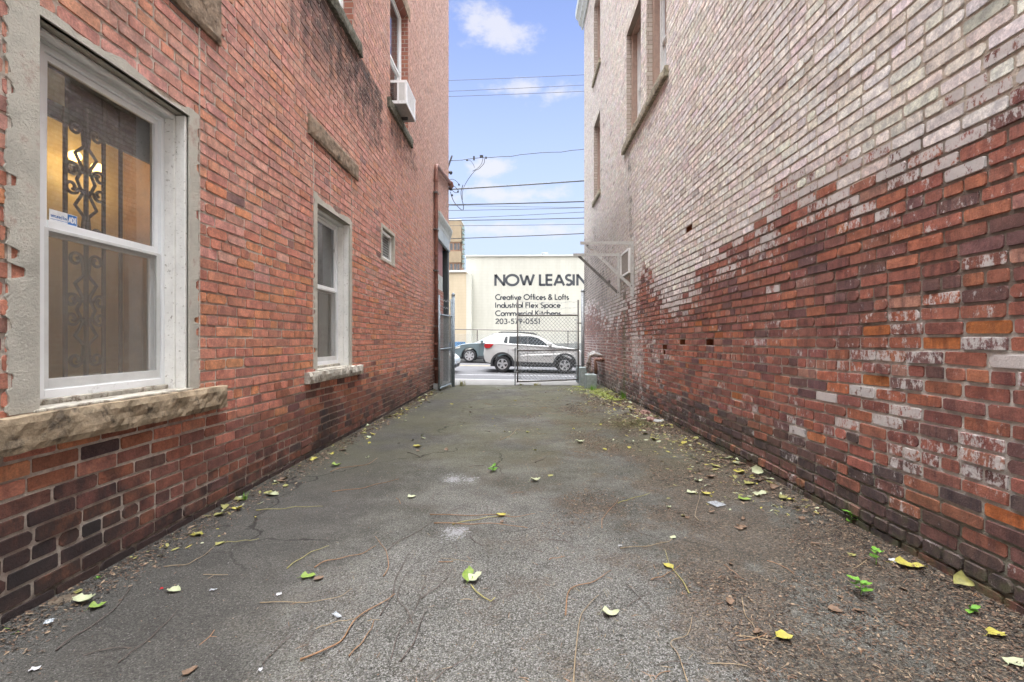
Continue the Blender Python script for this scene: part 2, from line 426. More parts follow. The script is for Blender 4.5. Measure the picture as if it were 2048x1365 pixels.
def left_col(y, z, rng):
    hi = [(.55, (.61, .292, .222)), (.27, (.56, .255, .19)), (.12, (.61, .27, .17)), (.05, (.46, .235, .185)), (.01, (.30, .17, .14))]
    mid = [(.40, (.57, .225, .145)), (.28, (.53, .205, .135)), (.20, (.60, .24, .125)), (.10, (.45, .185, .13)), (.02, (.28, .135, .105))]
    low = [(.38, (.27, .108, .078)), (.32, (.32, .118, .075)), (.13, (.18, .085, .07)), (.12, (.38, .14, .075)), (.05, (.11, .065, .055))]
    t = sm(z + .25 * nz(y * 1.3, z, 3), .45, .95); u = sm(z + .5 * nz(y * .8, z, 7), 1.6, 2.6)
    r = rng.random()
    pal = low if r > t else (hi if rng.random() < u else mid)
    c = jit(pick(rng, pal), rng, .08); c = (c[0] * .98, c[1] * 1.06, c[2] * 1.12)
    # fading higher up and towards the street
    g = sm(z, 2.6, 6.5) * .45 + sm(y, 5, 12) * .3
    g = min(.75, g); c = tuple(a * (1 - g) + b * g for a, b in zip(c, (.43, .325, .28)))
    soot = .02 + .32 * (1 - sm(z, .1, .95))
    soot += .30 * sm(nz(y * 1.1, z * 1.7, 11), .1, .6) * (1 - sm(z, .9, 1.8))
    if 3.2 < z < 4.95 and 4.2 < y < 7.0: soot += .56 * sm(z, 3.0, 4.7)
    if 3.3 < z < 4.98 and 7.4 < y < 9.3: soot += .44 * sm(z, 3.3, 4.9)
    soot += .10 * sm(nz(y * .5, z * .6, 21), .15, .5)
    white = .02 + .10 * sm(z, 2.5, 8) * rng.random() + (.18 if rng.random() < .02 else 0)
    moss = .35 * (1 - sm(z, .05, .35)) * sm(y, 1.5, 4)
    soot += .40 * (1 - sm(z, .02, .14)) + .16 * sm(nz(y * 1.7, z * 3.5, 17), .0, .5) * (1 - sm(z, .5, .85)); c = tuple(x * (1 - .25 * (1 - sm(z, .35, .75))) for x in c)
    if y < 1.88 and z > .85: soot += .12; c = tuple(x * .85 for x in c)
    return c, (rng.uniform(-.4, .05) if z > .8 else rng.uniform(-.3, .4), soot, white, moss), rng.uniform(-.001, .001)
ER = []   # (y, z, mode)
for px, py, mode in [(1762, 661, 'o'), (1870, 688, 'o'), (1935, 657, 'o'), (1760, 767, 'o'), (1415, 679, 'h'), (1362, 690, 'h'), (1330, 698, 'h'), (1327, 708, 'h'),
                     (1378, 452, 'H'), (1430, 676, 'o'), (1474, 790, 'o'), (2020, 1050, 'o'), (1975, 1010, 'o'), (1410, 718, 'o'), (1294, 667, 'o'), (1395, 652, 'o'), (1293, 750, 'o')]:
    q = on_x(px, py, XR); ER.append((q.y, q.z, mode))
WS = []
for px, py in [(1780, 650), (1770, 718), (1862, 720), (1960, 700), (1985, 720), (1580, 855), (1650, 800), (1760, 850), (1830, 840), (1950, 898), (1960, 937), (1850, 930), (1940, 990), (1640, 797), (1735, 795), (1690, 855), (1520, 775), (1480, 640), (1550, 580), (1620, 570), (1950, 330), (1960, 530), (1850, 600), (1740, 540), (1465, 710), (1530, 690), (1435, 655), (1350, 600), (1325, 640)]:
    q = on_x(px, py, XR); WS.append((q.y, q.z))
BD = []
for px, py in [(2200, 60), (2048, 145), (1990, 205), (1950, 235), (1900, 275), (1840, 325), (1780, 335), (1700, 372), (1640, 388), (1580, 402), (1520, 445), (1475, 480), (1440, 505), (1400, 545), (1375, 585), (1340, 605), (1305, 560), (1285, 520), (1272, 560), (1250, 620), (1215, 640), (1185, 610)]:
    q = on_x(px, py, XR); BD.append((q.y, q.z))
def bound_z(y):
    if y <= BD[0][0]: return BD[0][1]
    for (a, b), (c, d) in zip(BD, BD[1:]):
        if y <= c: return b + (d - b) * (y - a) / (c - a)
    return BD[-1][1]
def right_col(y, z, rng):
    for (ey, ez, mode) in ER:
        if abs(z - ez) < CH * .52 and abs(y - ey) < (.11 if mode == 'o' else .07):
            if mode == 'o': return jit((.40, .135, .045), rng), (rng.random(), .30, 0, 0), -.003
            return 'HOLE'
    bound = bound_z(y) + .07 * nz(y * 2.1, 0, 2) + .06 * nz(y * 5.1, z * 3, 9) + rng.uniform(-.035, .035)
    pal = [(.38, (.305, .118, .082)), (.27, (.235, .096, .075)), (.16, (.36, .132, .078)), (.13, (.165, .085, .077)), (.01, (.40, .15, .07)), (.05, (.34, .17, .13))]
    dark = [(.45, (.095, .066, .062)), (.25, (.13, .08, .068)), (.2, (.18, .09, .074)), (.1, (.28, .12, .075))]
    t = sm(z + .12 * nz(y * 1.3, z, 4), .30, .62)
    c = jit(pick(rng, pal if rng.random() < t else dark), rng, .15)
    white = .08 + rng.uniform(0, .18)
    if rng.random() < .05 and .35 < z < 1.35: white += .2
    for (wy, wz) in WS:
        if abs(z - wz) < CH * .55 and abs(y - wy) < .13: white += .22
    if y > 5: white += .16 * sm(y, 5, 9) * (1 - .5 * sm(z, 1.2, 2))
    soot = .05 + .25 * (1 - sm(z, .2, .7)) + .14 * rng.random()
    moss = .55 * (1 - sm(z + .08 * nz(y * 2, 1, 1), .04, .34))
    vr = nz(y * 2.6, z * .6, 41)
    white += .19 * sm(vr, .12, .5) * (1 - .6 * sm(z, 1.5, 2.3))
    dd = rng.uniform(-.0015, .0015)
    soot += .3 * (1 - sm(z, .0, .12))
    if z < .16: dd += .012
    # run-off stripe beside the bracket
    s1 = math.exp(-((y - 9.6) / .15) ** 2); s2 = math.exp(-((y - 8.75) / .32) ** 2)
    if z < 2.5: moss += .95 * s1; soot += .2 * s1; white += .30 * s2 * sm(z, .3, .8)
    if z < 5.1 and z > 2.4: soot += .42 * math.exp(-((y - 9.2 + (5.1 - z) * .1) / .32) ** 2); moss += .35 * math.exp(-((y - 9.2) / .2) ** 2)
    if z > bound:
        pc = (.70, .672, .625)
        k = rng.random()
        if k < .2: pc = (.65, .615, .565)
        elif k < .42: pc = (.74, .72, .685)
        elif k < .47: pc = (.60, .555, .51)
        pc = jit(pc, rng, .03); dd = rng.uniform(-.0035, -.002)
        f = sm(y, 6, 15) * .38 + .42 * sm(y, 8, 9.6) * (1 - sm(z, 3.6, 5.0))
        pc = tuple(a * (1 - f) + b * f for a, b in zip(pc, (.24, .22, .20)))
        if z < bound + .22 and rng.random() < .40: return c, (rng.random(), soot, .55 + .2 * rng.random(), 0), dd
        if z > 2.4 and rng.random() < .012: pc = tuple(x * .65 for x in pc)
        return pc, (rng.uniform(-.4, -.05), max(0, soot - .18) + .10 * sm(nz(y * .7, z * .5, 31), .1, .5) + .14 * sm(y, 9, 14) + .24 * sm(y, 8.3, 11) * (1 - sm(z, 3.8, 5.5)), 0, moss * .8), dd
    dz = bound - z
    if dz < .6: white += (.46 if rng.random() < .5 else .14) * (1 - sm(dz, 0, .6))
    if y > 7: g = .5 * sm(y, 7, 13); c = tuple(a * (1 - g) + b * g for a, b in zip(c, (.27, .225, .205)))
    return c, (rng.random(), soot, white, moss), dd
left_open = [(1.985, 2.90, .89, 2.64), (4.75, 5.66, .89, 2.64), (7.0, 7.66, 2.49, 2.95),
             (4.75, 5.80, 5.09, 7.3), (7.45, 8.63, 5.09, 7.3), (11.6, 13.35, 0.05, 4.45)]
right_open = [(6.85, 7.92, 5.22, 7.42), (8.30, 9.42, 5.22, 7.42), (12.55, 13.6, 5.3, 7.5), (12.55, 13.6, 8.85, 11.05), (8.98, 9.72, 2.52, 3.02)]
lb = empty('brick_building', (XL, 6, 0), label='red brick building on the left with white sash windows and stone sills', cat='building')
rb = empty('brick_building', (XR, 6, 0), label='brick building on the right with peeling cream paint above bare brown brick', cat='building')
bpy.context.view_layer.update()
def child(o, root):
    o.parent = root
    if root.type == 'EMPTY' or True:
        o.matrix_parent_inverse = root.matrix_basis.inverted()
    return o
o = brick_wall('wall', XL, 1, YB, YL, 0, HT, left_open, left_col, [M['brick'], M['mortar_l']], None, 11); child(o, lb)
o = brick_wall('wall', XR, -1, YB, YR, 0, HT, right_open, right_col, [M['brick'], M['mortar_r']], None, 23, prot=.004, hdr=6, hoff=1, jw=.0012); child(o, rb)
# outer shell (street front, back, roof)
def plain_brick_mat(name, c1, c2, mo):
    m, t, b, pos, o = mat(name)
    x, y, z = t.sep(pos); cb = t.add('ShaderNodeCombineXYZ'); t.link(t.math('ADD', x, y), cb.inputs[0]); t.link(z, cb.inputs[1])
    br = t.add('ShaderNodeTexBrick', offset=.5); t.link(cb.outputs[0], br.inputs['Vector'])
    br.inputs['Color1'].default_value = (*c1, 1); br.inputs['Color2'].default_value = (*c2, 1); br.inputs['Mortar'].default_value = (*mo, 1)
    br.inputs['Scale'].default_value = 1; br.inputs['Brick Width'].default_value = .222; br.inputs['Row Height'].default_value = CH; br.inputs['Mortar Size'].default_value = .006
    c = t.mix(1.0, br.outputs[0], t.mix(t.noise(pos, 10, 5), (.7, .7, .7), (1.2, 1.2, 1.2)), 'MULTIPLY')
    t.link(c, b.inputs['Base Color']); b.inputs['Roughness'].default_value = .9
    t.link(t.bump(br.outputs[1], -.6, .006), b.inputs['Normal']); return m
M['pbrick_l'] = plain_brick_mat('reveal_brick_red', (.36, .14, .09), (.27, .10, .075), (.38, .32, .27))
M['pbrick_r'] = plain_brick_mat('reveal_brick_cream', (.46, .41, .36), (.36, .31, .27), (.24, .20, .16))
for (X, s, Y, rt, mm) in ((XL, -1, YL, lb, 'pbrick_l'), (XR, 1, YR, rb, 'pbrick_r')):
    b_ = MB(); b_.quad((X, Y, 0), (X + s * 11, Y, 0), (X + s * 11, Y, HT), (X, Y, HT))
    b_.quad((X, YB, 0), (X + s * 11, YB, 0), (X + s * 11, YB, HT), (X, YB, HT))
    b_.quad((X + s * 11, YB, 0), (X + s * 11, Y, 0), (X + s * 11, Y, HT), (X + s * 11, YB, HT))
    child(b_.build('street_front', M[mm]), rt)
    r_ = MB(); r_.box(X + s * .02, X + s * 11, YB + .02, Y - .02, HT + .001, HT + .15)
    child(r_.build('roof', M['dark_stone']), rt)
# ---- generic pieces in wall coordinates: (sgn, X) with depth d into the wall
class WB(MB):
    def __init__(s, X, sgn): super().__init__(); s.X = X; s.g = sgn
    def b(s, y0, y1, d0, d1, z0, z1): s.box(s.X - s.g * d0, s.X - s.g * d1, y0, y1, z0, z1)
    def q(s, pts): s.poly([(s.X - s.g * d, y, z) for (y, d, z) in pts])
def rough_block(name, X, sgn, y0, y1, d0, d1, z0, z1, m, parent, seed, amp=.010, topslope=0.0, res=.03):
    """rock faced stone: a box of dense grid whose outer face is displaced"""
    b = MB(); ny = max(3, int((y1 - y0) / res)); nzv = max(3, int((z1 - z0) / res))
    def P(y, z, d):
        a = amp
        e = min(y - y0, y1 - y, z - z0, z1 - z) / .02
        rr = max(0, 1 - e) * .008
        dd = d - (a * (nz(y * 9, z * 12, seed) * 1.2 + .6 * nz(y * 28, z * 30, seed)) - rr) if d == d0 else d
        yy = y + (a * .8 * nz(z * 18, d * 9, seed + y) if y in (y0, y1) else 0)
        zz = z + (a * .7 * nz(y * 10, 3, seed) if z in (z0, z1) else 0)
        if z == z1: zz += topslope * (d - d0)
        return (X - sgn * dd, yy, zz)
    ys = [y0 + (y1 - y0) * i / ny for i in range(ny)] + [y1]; zs = [z0 + (z1 - z0) * i / nzv for i in range(nzv)] + [z1]
    def grid(f, A, B):
        i0 = len(b.v)
        for a in A:
            for c in B: b.v.append(f(a, c))
        for i in range(len(A) - 1):
            for j in range(len(B) - 1):
                q = i0 + i * len(B) + j; b.f.append((q, q + 1, q + 1 + len(B), q + len(B))); b.m.append(0)
    grid(lambda y, z: P(y, z, d0), ys, zs)
    grid(lambda y, d: P(y, z1, d), ys, [d0, d1]); grid(lambda y, d: P(y, z0, d), ys, [d0, d1])
    grid(lambda d, z: P(y0, z, d), [d0, d1], zs); grid(lambda d, z: P(y1, z, d), [d0, d1], zs)
    o = b.build(name, m, smooth=False); return child(o, parent) if parent else o
def reveal(X, g, y0, y1, z0, z1, depth, m, parent, name='reveal', inner=None):
    b = WB(X, g)
    e = .0
    b.q([(y1, e, z0), (y1, depth, z0), (y1, depth, z1), (y1, e, z1)])
    b.q([(y0, e, z0), (y0, depth, z0), (y0, depth, z1), (y0, e, z1)])
    b.q([(y0, e, z1), (y0, depth, z1), (y1, depth, z1), (y1, e, z1)])
    b.q([(y0, e, z0), (y0, depth, z0), (y1, depth, z0), (y1, e, z0)])
    return sub(b.build(name, m), parent)
def sub(o, p):
    """parent an object built in world coordinates to a part that sits at the world origin"""
    o.parent = p; return o
def room(X, g, y0, y1, z0, z1, d0, d1, m, parent):
    b = WB(X, g)
    b.q([(y0, d1, z0), (y1, d1, z0), (y1, d1, z1), (y0, d1, z1)])
    for (a, c) in (((y0, z0), (y1, z0)), ((y0, z1), (y1, z1)), ((y0, z0), (y0, z1)), ((y1, z0), (y1, z1))):
        b.q([(a[0], d0, a[1]), (c[0], d0, c[1]), (c[0], d1, c[1]), (a[0], d1, a[1])])
    return sub(b.build('room', m, fix=False), parent)
def sash_window(X, g, y0, y1, z0, z1, rec, root, fm, sm_, zmid, lower='screen', glass='glass', label=None, rm='dark_room', rdepth=.5, fw=.055, ft=.03):
    """double hung window set rec deep in an opening; returns the outer frame part"""
    f = WB(X, g); d0, d1 = rec, rec + .07
    f.b(y0, y0 + fw, d0, d1, z0, z1); f.b(y1 - fw, y1, d0, d1, z0, z1)
    f.b(y0 + fw, y1 - fw, d0, d1, z1 - ft, z1); f.b(y0 + fw, y1 - fw, d0, d1, z0, z0 + fw * .8)
    win = child(f.build('window', fm, bevel=.004), root)
    if label: win['label'] = label
    u = WB(X, g); a, b_ = y0 + fw, y1 - fw; t = .032; e0, e1 = d0 + .020, d0 + .045
    u.b(a, a + t, e0, e1, zmid, z1 - ft); u.b(b_ - t, b_, e0, e1, zmid, z1 - ft)
    u.b(a + t, b_ - t, e0, e1, z1 - ft - t, z1 - ft); u.b(a + t, b_ - t, e0 - .006, e1, zmid, zmid + t * 1.2)
    s1 = u.build('upper_sash', fm, bevel=.003); sub(s1, win)
    l = WB(X, g); e0, e1 = d0 + .045, d0 + .068; zb = z0 + fw * .8
    l.b(a, a + t, e0, e1, zb, zmid); l.b(b_ - t, b_, e0, e1, zb, zmid); l.b(a + t, b_ - t, e0, e1, zb, zb + t * 1.3); l.b(a + t, b_ - t, e0, e1, zmid - t, zmid + .01)
    s2 = l.build('lower_sash', fm, bevel=.003); sub(s2, win)
    p = WB(X, g); dg = d0 + .033; p.q([(a + t, dg, zmid + t), (b_ - t, dg, zmid + t), (b_ - t, dg, z1 - ft - t), (a + t, dg, z1 - ft - t)])
    sub(p.build('pane', M[glass], fix=False), win)
    p = WB(X, g); dg = d0 + .057; p.q([(a + t, dg, zb + t), (b_ - t, dg, zb + t), (b_ - t, dg, zmid), (a + t, dg, zmid)])
    sub(p.build('pane', M[glass], fix=False), win)
    if lower == 'screen':
        s = WB(X, g); t2 = .026; e0, e1 = d0 + .006, d0 + .018
        s.b(a, a + t2, e0, e1, zb, zmid); s.b(b_ - t2, b_, e0, e1, zb, zmid); s.b(a + t2, b_ - t2, e0, e1, zb, zb + .05); s.b(a + t2, b_ - t2, e0, e1, zmid - .016, zmid)
        sc = s.build('screen_frame', M['alu'], bevel=.002); sub(sc, win)
        s = WB(X, g); s.q([(a + t2, e0 + .006, zb + .05), (b_ - t2, e0 + .006, zb + .05), (b_ - t2, e0 + .006, zmid - .016), (a + t2, e0 + .006, zmid - .016)])
        sub(s.build('insect_screen', M['screen'], fix=False), win)
    if rm: room(X, g, y0 - .02, y1 + .02, z0 - .02, z1 + .02, d1 - .005, d1 + rdepth, M[rm], win)
    return win
def ragged(X, g, side, y0, y1, z0, z1, win, seed, wd, teeth=.5):
    """cement render band round an opening with a torn outer edge"""
    rng = random.Random(seed); b = WB(X, g); th = -.0115
    n = int((z1 - z0) / .0255); pts = []
    n = int((z1 - z0) / .009)
    td = {}
    def edge(base, sgn_):
        out = []
        for i in range(n + 1):
            z = z0 + (z1 - z0) * i / n; c = int(z / CH); f = z / CH - c
            if c not in td: td[c] = (rng.random() * rng.random() * 1.5 * (1 if rng.random() < .75 else 0), rng.uniform(.08, .25), rng.uniform(.75, .95))
            t, f0, f1 = td[c]
            tooth = wd * teeth * t * sm(f, f0 - .08, f0 + .1) * (1 - sm(f, f1 - .1, f1 + .05)) * max(0, .8 + nz(z * 1.5, seed, 0))
            out.append((base + sgn_ * (wd - min(wd * .8, tooth) + rng.uniform(-.003, .003) + .014 * nz(z * 3, seed, 4) + .006 * nz(z * 22, seed, 4)), z))
        return out
    if side in ('near', 'far'):
        e = edge(y0 if side == 'near' else y1, -1 if side == 'near' else 1); yi = y0 if side == 'near' else y1
        for (a, c) in zip(e, e[1:]):
            b.q([(yi, th, a[1]), (a[0], th + .002, a[1]), (c[0], th + .002, c[1]), (yi, th, c[1])])
            b.q([(a[0], th + .002, a[1]), (a[0], .0, a[1]), (c[0], .0, c[1]), (c[0], th + .002, c[1])])
        b.q([(yi, th, z0), (yi, .02, z0), (yi, .02, z1), (yi, th, z1)])
    else:
        m_ = int((y1 - y0) / .03); e = []
        for i in range(m_ + 1):
            y = y0 + (y1 - y0) * i / m_
            e.append((y, z1 + wd * (.7 + .8 * nz(y * 3.5, seed, 2)) + rng.uniform(-.006, .006)))
        for a, c in zip(e, e[1:]):
            b.q([(a[0], th, z1), (c[0], th, z1), (c[0], th + .002, c[1]), (a[0], th + .002, a[1])])
            b.q([(a[0], th + .002, a[1]), (c[0], th + .002, c[1]), (c[0], 0, c[1]), (a[0], 0, a[1])])
        b.q([(y0, th, z1), (y1, th, z1), (y1, .02, z1), (y0, .02, z1)])
    return b
# ---- ground floor windows of the left building
def ground_window(y0, y1, seed, big):
    z0, z1 = .89, 2.64
    win = sash_window(XL, 1, y0 + (.095 if big else .05), y1, z0 + .035, z1 - .028, .128, lb, M['vinyl'], M['alu'], 1.745 if big else 1.80, 'screen',
                      label='large white sash window with warm light and scrollwork behind it' if big else 'narrower looking white sash window above a rough granite sill',
                      rm=None if big else 'grey_room')
    reveal(XL, 1, y0, y1, z0, z1, .13, M['stucco'], win)
    # wooden jamb board and head moulding
    j = WB(XL, 1); j.b(y1 - .022, y1 - .002, .004, .062, z0 + .005, z1 - .01)
    j.b(y1 - .034, y1 - .008, .064, .126, z0 + .005, z1 - .01)
    sub(j.build('jamb_board', M['peeling'], bevel=.004), win)
    h = WB(XL, 1)
    h.tube([(XL - .075, y0 + .01, z1 - .022), (XL - .075, y1 - .036, z1 - .022)], .02, 12); h.b(y0 + .01, y1 - .036, .098, .127, z1 - .034, z1 - .003)
    sub(h.build('head_moulding', M['alu'], smooth=False), win)
    b = ragged(XL, 1, 'near', y0, y1, z0, z1 + (.06 if big else .10), win, seed, .13 if big else .075, .7); sub(b.build('render_band', M['stucco'], fix=False), win)
    b = ragged(XL, 1, 'far', y0, y1, z0, z1 + .05, win, seed + 1, .09 if big else .08, .5 if big else .1); sub(b.build('render_band', M['stucco'], fix=False), win)
    b = ragged(XL, 1, 'top', y0 - .02, y1 + .05, z0, z1, win, seed + 2, .055 if big else .09); sub(b.build('render_band', M['stucco'], fix=False), win)
    s = rough_block('stone_sill', XL, 1, 1.55 if big else 4.48, 3.22 if big else 6.03, -.060, .128, .735 if big else .775, .885, M['sill_stone' if big else 'sill_light'], None, seed + 3, .010 if big else .012, .05)
    sub(s, win)
    # cement wash under the frame
    c = WB(XL, 1); c.b(y0 - .02, y1 + .02, -.02, .20, .884, .90); c.b(y0 + .02, y1 - .01, .10, .2, .899, .926)
    sub(c.build('sill_wash', M['sill_light'], bevel=.006), win)
    l = rough_block('stone_lintel', XL, 1, 1.75 if big else 4.55, 3.20 if big else 5.94, -.030, .05, 3.275, 3.60 if big else 3.475, M['sandstone'], None, seed + 9, .006, 0)
    sub(l, win)
    # dark strip painted in as shadow below the lintel and the long straight joint of the bricked in head
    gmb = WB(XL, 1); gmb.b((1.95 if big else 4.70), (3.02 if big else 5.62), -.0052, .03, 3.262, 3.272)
    sub(gmb.build('shadow_strip', M['dark_room']), win)
    jn = WB(XL, 1)
    for yy in ((1.87, 3.0) if big else (4.67, 5.74)): jn.b(yy - .006, yy + .006, -.0062, 0, .9, 3.27)
    if not big: jn.b(5.08, 5.092, -.0062, 0, 2.72, 3.26)
    sub(jn.build('joint', M['mortar_l']), win)
    return win
win1 = ground_window(1.985, 2.90, 3, True)
win2 = ground_window(4.75, 5.66, 40, False)
# paper and sticker on the big window's upper pane
p = MB(); xg = XL - .128 - .028
def wq(px0, py0, px1, py1, X, mb, e=0):
    a = on_x(px0, py0, X); b = on_x(px1, py1, X); mb.poly([(X, a.y, a.z), (X, b.y, a.z), (X, b.y, b.z), (X, a.y, b.z)])
pa = WB(XL, 1); pa.b(2.185, 2.27, .166, .168, 2.38, 2.53); sub(pa.build('paper_note', simple('cream_paper', (.62, .55, .33), .8)), win1)
st = WB(XL, 1); st.b(2.185, 2.325, .1555, .157, 1.786, 1.842); stk = sub(st.build('security_sticker', simple('white_sticker', (.78, .80, .82), .5)), win1)
# ------------------------------------------------------------------ stroke lettering (geometric sans)
def arc(cx, cy, rx, ry, a0, a1, n=14): return [(cx + rx * math.cos(R(a0 + (a1 - a0) * i / n)), cy + ry * math.sin(R(a0 + (a1 - a0) * i / n))) for i in range(n + 1)]
XH = .62
def ring(cx, cy, r, ry=None): return arc(cx, cy, r, ry or r, 0, 360, 22)
def lc_o(x=0): return ring(x + .27, .31, .25, .28)
GL = {
 'N': (.80, [[(0, 0), (0, 1)], [(0, .98), (.66, .02)], [(.66, 0), (.66, 1)]]),
 'O': (1.08, [ring(.47, .5, .46, .45)]), 'W': (1.16, [[(0, 1), (.27, .04)], [(.27, .04), (.51, .9)], [(.51, .9), (.75, .04)], [(.75, .04), (1.02, 1)]]),
 'L': (.50, [[(0, 0), (0, 1)], [(0, .07), (.40, .07)]]), 'E': (.58, [[(0, 0), (0, 1)], [(0, .93), (.44, .93)], [(0, .52), (.42, .52)], [(0, .07), (.44, .07)]]),
 'A': (.86, [[(0, 0), (.36, .96)], [(.36, .96), (.74, 0)], [(.16, .30), (.58, .30)]]),
 'S': (.60, [arc(.23, .72, .20, .21, 40, 255, 12) + arc(.23, .27, .22, .21, 90, -145, 12)]),
 'I': (.28, [[(0, 0), (0, 1)]]), 'G': (1.0, [arc(.46, .5, .45, .45, 45, 360, 20), [(.91, .5), (.52, .5)]]),
 'C': (.84, [arc(.45, .5, .45, .45, 48, 312, 18)]), 'F': (.56, [[(0, 0), (0, 1)], [(0, .93), (.42, .93)], [(0, .52), (.40, .52)]]),
 'K': (.68, [[(0, 0), (0, 1)], [(.04, .48), (.46, 1)], [(.10, .56), (.54, 0)]]),
 'r': (.33, [[(0, 0), (0, XH)], arc(.20, .36, .20, .20, 180, 70, 6)]),
 'e': (.66, [arc(.27, .31, .25, .27, 0, 318, 18), [(.02, .31), (.52, .31)]]),
 'a': (.68, [lc_o(), [(.54, 0), (.54, XH)]]), 't': (.36, [[(.10, 0), (.10, .9)], [(-.03, .58), (.26, .58)]]),
 'i': (.22, [[(0, 0), (0, XH)], [(0, .78), (0, .93)]]), 'v': (.58, [[(0, XH), (.23, .02)], [(.23, .02), (.46, XH)]]),
 'f': (.36, [[(.10, 0), (.10, .84)] + arc(.26, .84, .16, .17, 180, 95, 6), [(-.03, .58), (.26, .58)]]),
 'c': (.54, [arc(.27, .31, .25, .27, 50, 310, 14)]),
 's': (.44, [arc(.16, .45, .13, .12, 40, 255, 8) + arc(.16, .17, .15, .13, 90, -140, 8)]),
 'n': (.58, [[(0, 0), (0, XH)], arc(.22, .36, .22, .22, 180, 0, 8) + [(.44, 0)]]),
 'd': (.68, [lc_o(), [(.54, 0), (.54, 1.05)]]), 'u': (.58, [[(0, XH)] + arc(.22, .24, .22, .21, 180, 360, 8) + [(.44, XH)]]),
 'l': (.22, [[(0, 0), (0, 1.05)]]), 'x': (.54, [[(0, 0), (.42, XH)], [(0, XH), (.42, 0)]]),
 'p': (.68, [[(x + .06, y) for x, y in lc_o()], [(.02, -.3), (.02, XH)]]), 'o': (.66, [lc_o()]),
 'm': (.90, [[(0, 0), (0, XH)], arc(.19, .38, .19, .2, 180, 0, 7) + [(.38, 0)], arc(.57, .38, .19, .2, 180, 0, 7) + [(.76, 0)]]),
 'h': (.58, [[(0, 0), (0, 1.05)], arc(.22, .36, .22, .22, 180, 0, 8) + [(.44, 0)]]),
 'b': (.68, [[(x + .04, y) for x, y in lc_o()], [(.02, 0), (.02, 1.05)]]), 'y': (.56, [[(0, XH), (.24, .04)], [(.48, XH), (.12, -.3)]]),
 '&': (.82, [[(.66, 0), (.16, .66)] + arc(.30, .78, .16, .16, 200, -40, 10) + [(.12, .42)] + arc(.24, .22, .20, .20, 130, 330, 12) + [(.62, .44)]]),
 '2': (.64, [arc(.25, .72, .23, .22, 170, -25, 12) + [(.02, .07), (.50, .07)]]), '0': (.68, [ring(.26, .5, .24, .45)]),
 '3': (.62, [arc(.22, .73, .19, .20, 150, -80, 10), arc(.22, .28, .23, .23, 80, -155, 12)]), '-': (.44, [[(.02, .36), (.32, .36)]]),
 '5': (.62, [[(.46, .93), (.14, .93), (.08, .55)] + arc(.22, .32, .25, .26, 115, -145, 12)]),
 '7': (.60, [[(.0, .93), (.46, .93), (.12, 0)]]), '9': (.64, [ring(.26, .70, .23, .23), [(.47, .62), (.16, 0)]]), '1': (.42, [[(.0, .86), (.18, .95)], [(.18, 1), (.18, 0)]]),
 'T': (.6, [[(.24, 0), (.24, 1)], [(0, .93), (.5, .93)]]), 'D': (.78, [[(0, 0), (0, 1)], [(0, .93), (.2, .93)] + arc(.2, .5, .43, .43, 90, -90, 12) + [(0, .07)]]), ' ': (.32, []),
}
def text_mesh(mb, s, origin, right, up, nrm, height, width, wt=.17, th=.004):
    """lay the strokes of s on a plane; width = total run in metres (None keeps natural)"""
    tot = sum(GL[c][0] for c in s) - .14
    kx = height if width is None else width / tot
    x = 0; o = Vector(origin); right = Vector(right); up = Vector(up); nrm = Vector(nrm)
    for c in s:
        adv, strokes = GL[c]
        for st_ in strokes:
            cnt = len(st_); L = []; Rr = []
            pts = [Vector((p[0] * kx, p[1] * height)) for p in st_]; w_ = wt * height / 2
            closed = (pts[0] - pts[-1]).length < 1e-5
            for i, p in enumerate(pts):
                if closed: a = pts[i - 1] if i > 0 else pts[-2]; b_ = pts[i + 1] if i < cnt - 1 else pts[1]
                else: a = pts[max(0, i - 1)]; b_ = pts[min(cnt - 1, i + 1)]
                t = (b_ - a).normalized(); n = Vector((-t.y, t.x))
                if 0 < i < cnt - 1 or closed:
                    t1 = (p - a).normalized(); k = 1 / max(.5, abs(n.dot(Vector((-t1.y, t1.x)))))
                else: k = 1
                L.append(p + n * w_ * k); Rr.append(p - n * w_ * k)
            def W(q): return o + right * (x + q.x) + up * q.y + nrm * th
            for i in range(cnt - 1): mb.quad(W(L[i]), W(L[i + 1]), W(Rr[i + 1]), W(Rr[i]))
        x += adv * kx
# sticker text
M['blue_print'] = simple('blue_print', (.03, .16, .45), .5, var=.05); M['white_print'] = simple('white_print', (.85, .87, .9), .5, var=.02)
xs = XL - .1555
b = MB(); text_mesh(b, 'secured by', (xs, 2.192, 1.806), (0, 1, 0), (0, 0, 1), (1, 0, 0), .017, .078, .16, .0004); b.box(xs, xs + .0004, 2.19, 2.272, 1.795, 1.797)
b.box(xs, xs + .0006, 2.275, 2.322, 1.789, 1.839); sub(b.build('print', M['blue_print'], fix=False), win1)
b = MB(); text_mesh(b, 'ADT', (xs + .0003, 2.280, 1.799), (0, 1, 0), (0, 0, 1), (1, 0, 0), .029, .038, .22, .0006); sub(b.build('print', M['white_print'], fix=False), win1)
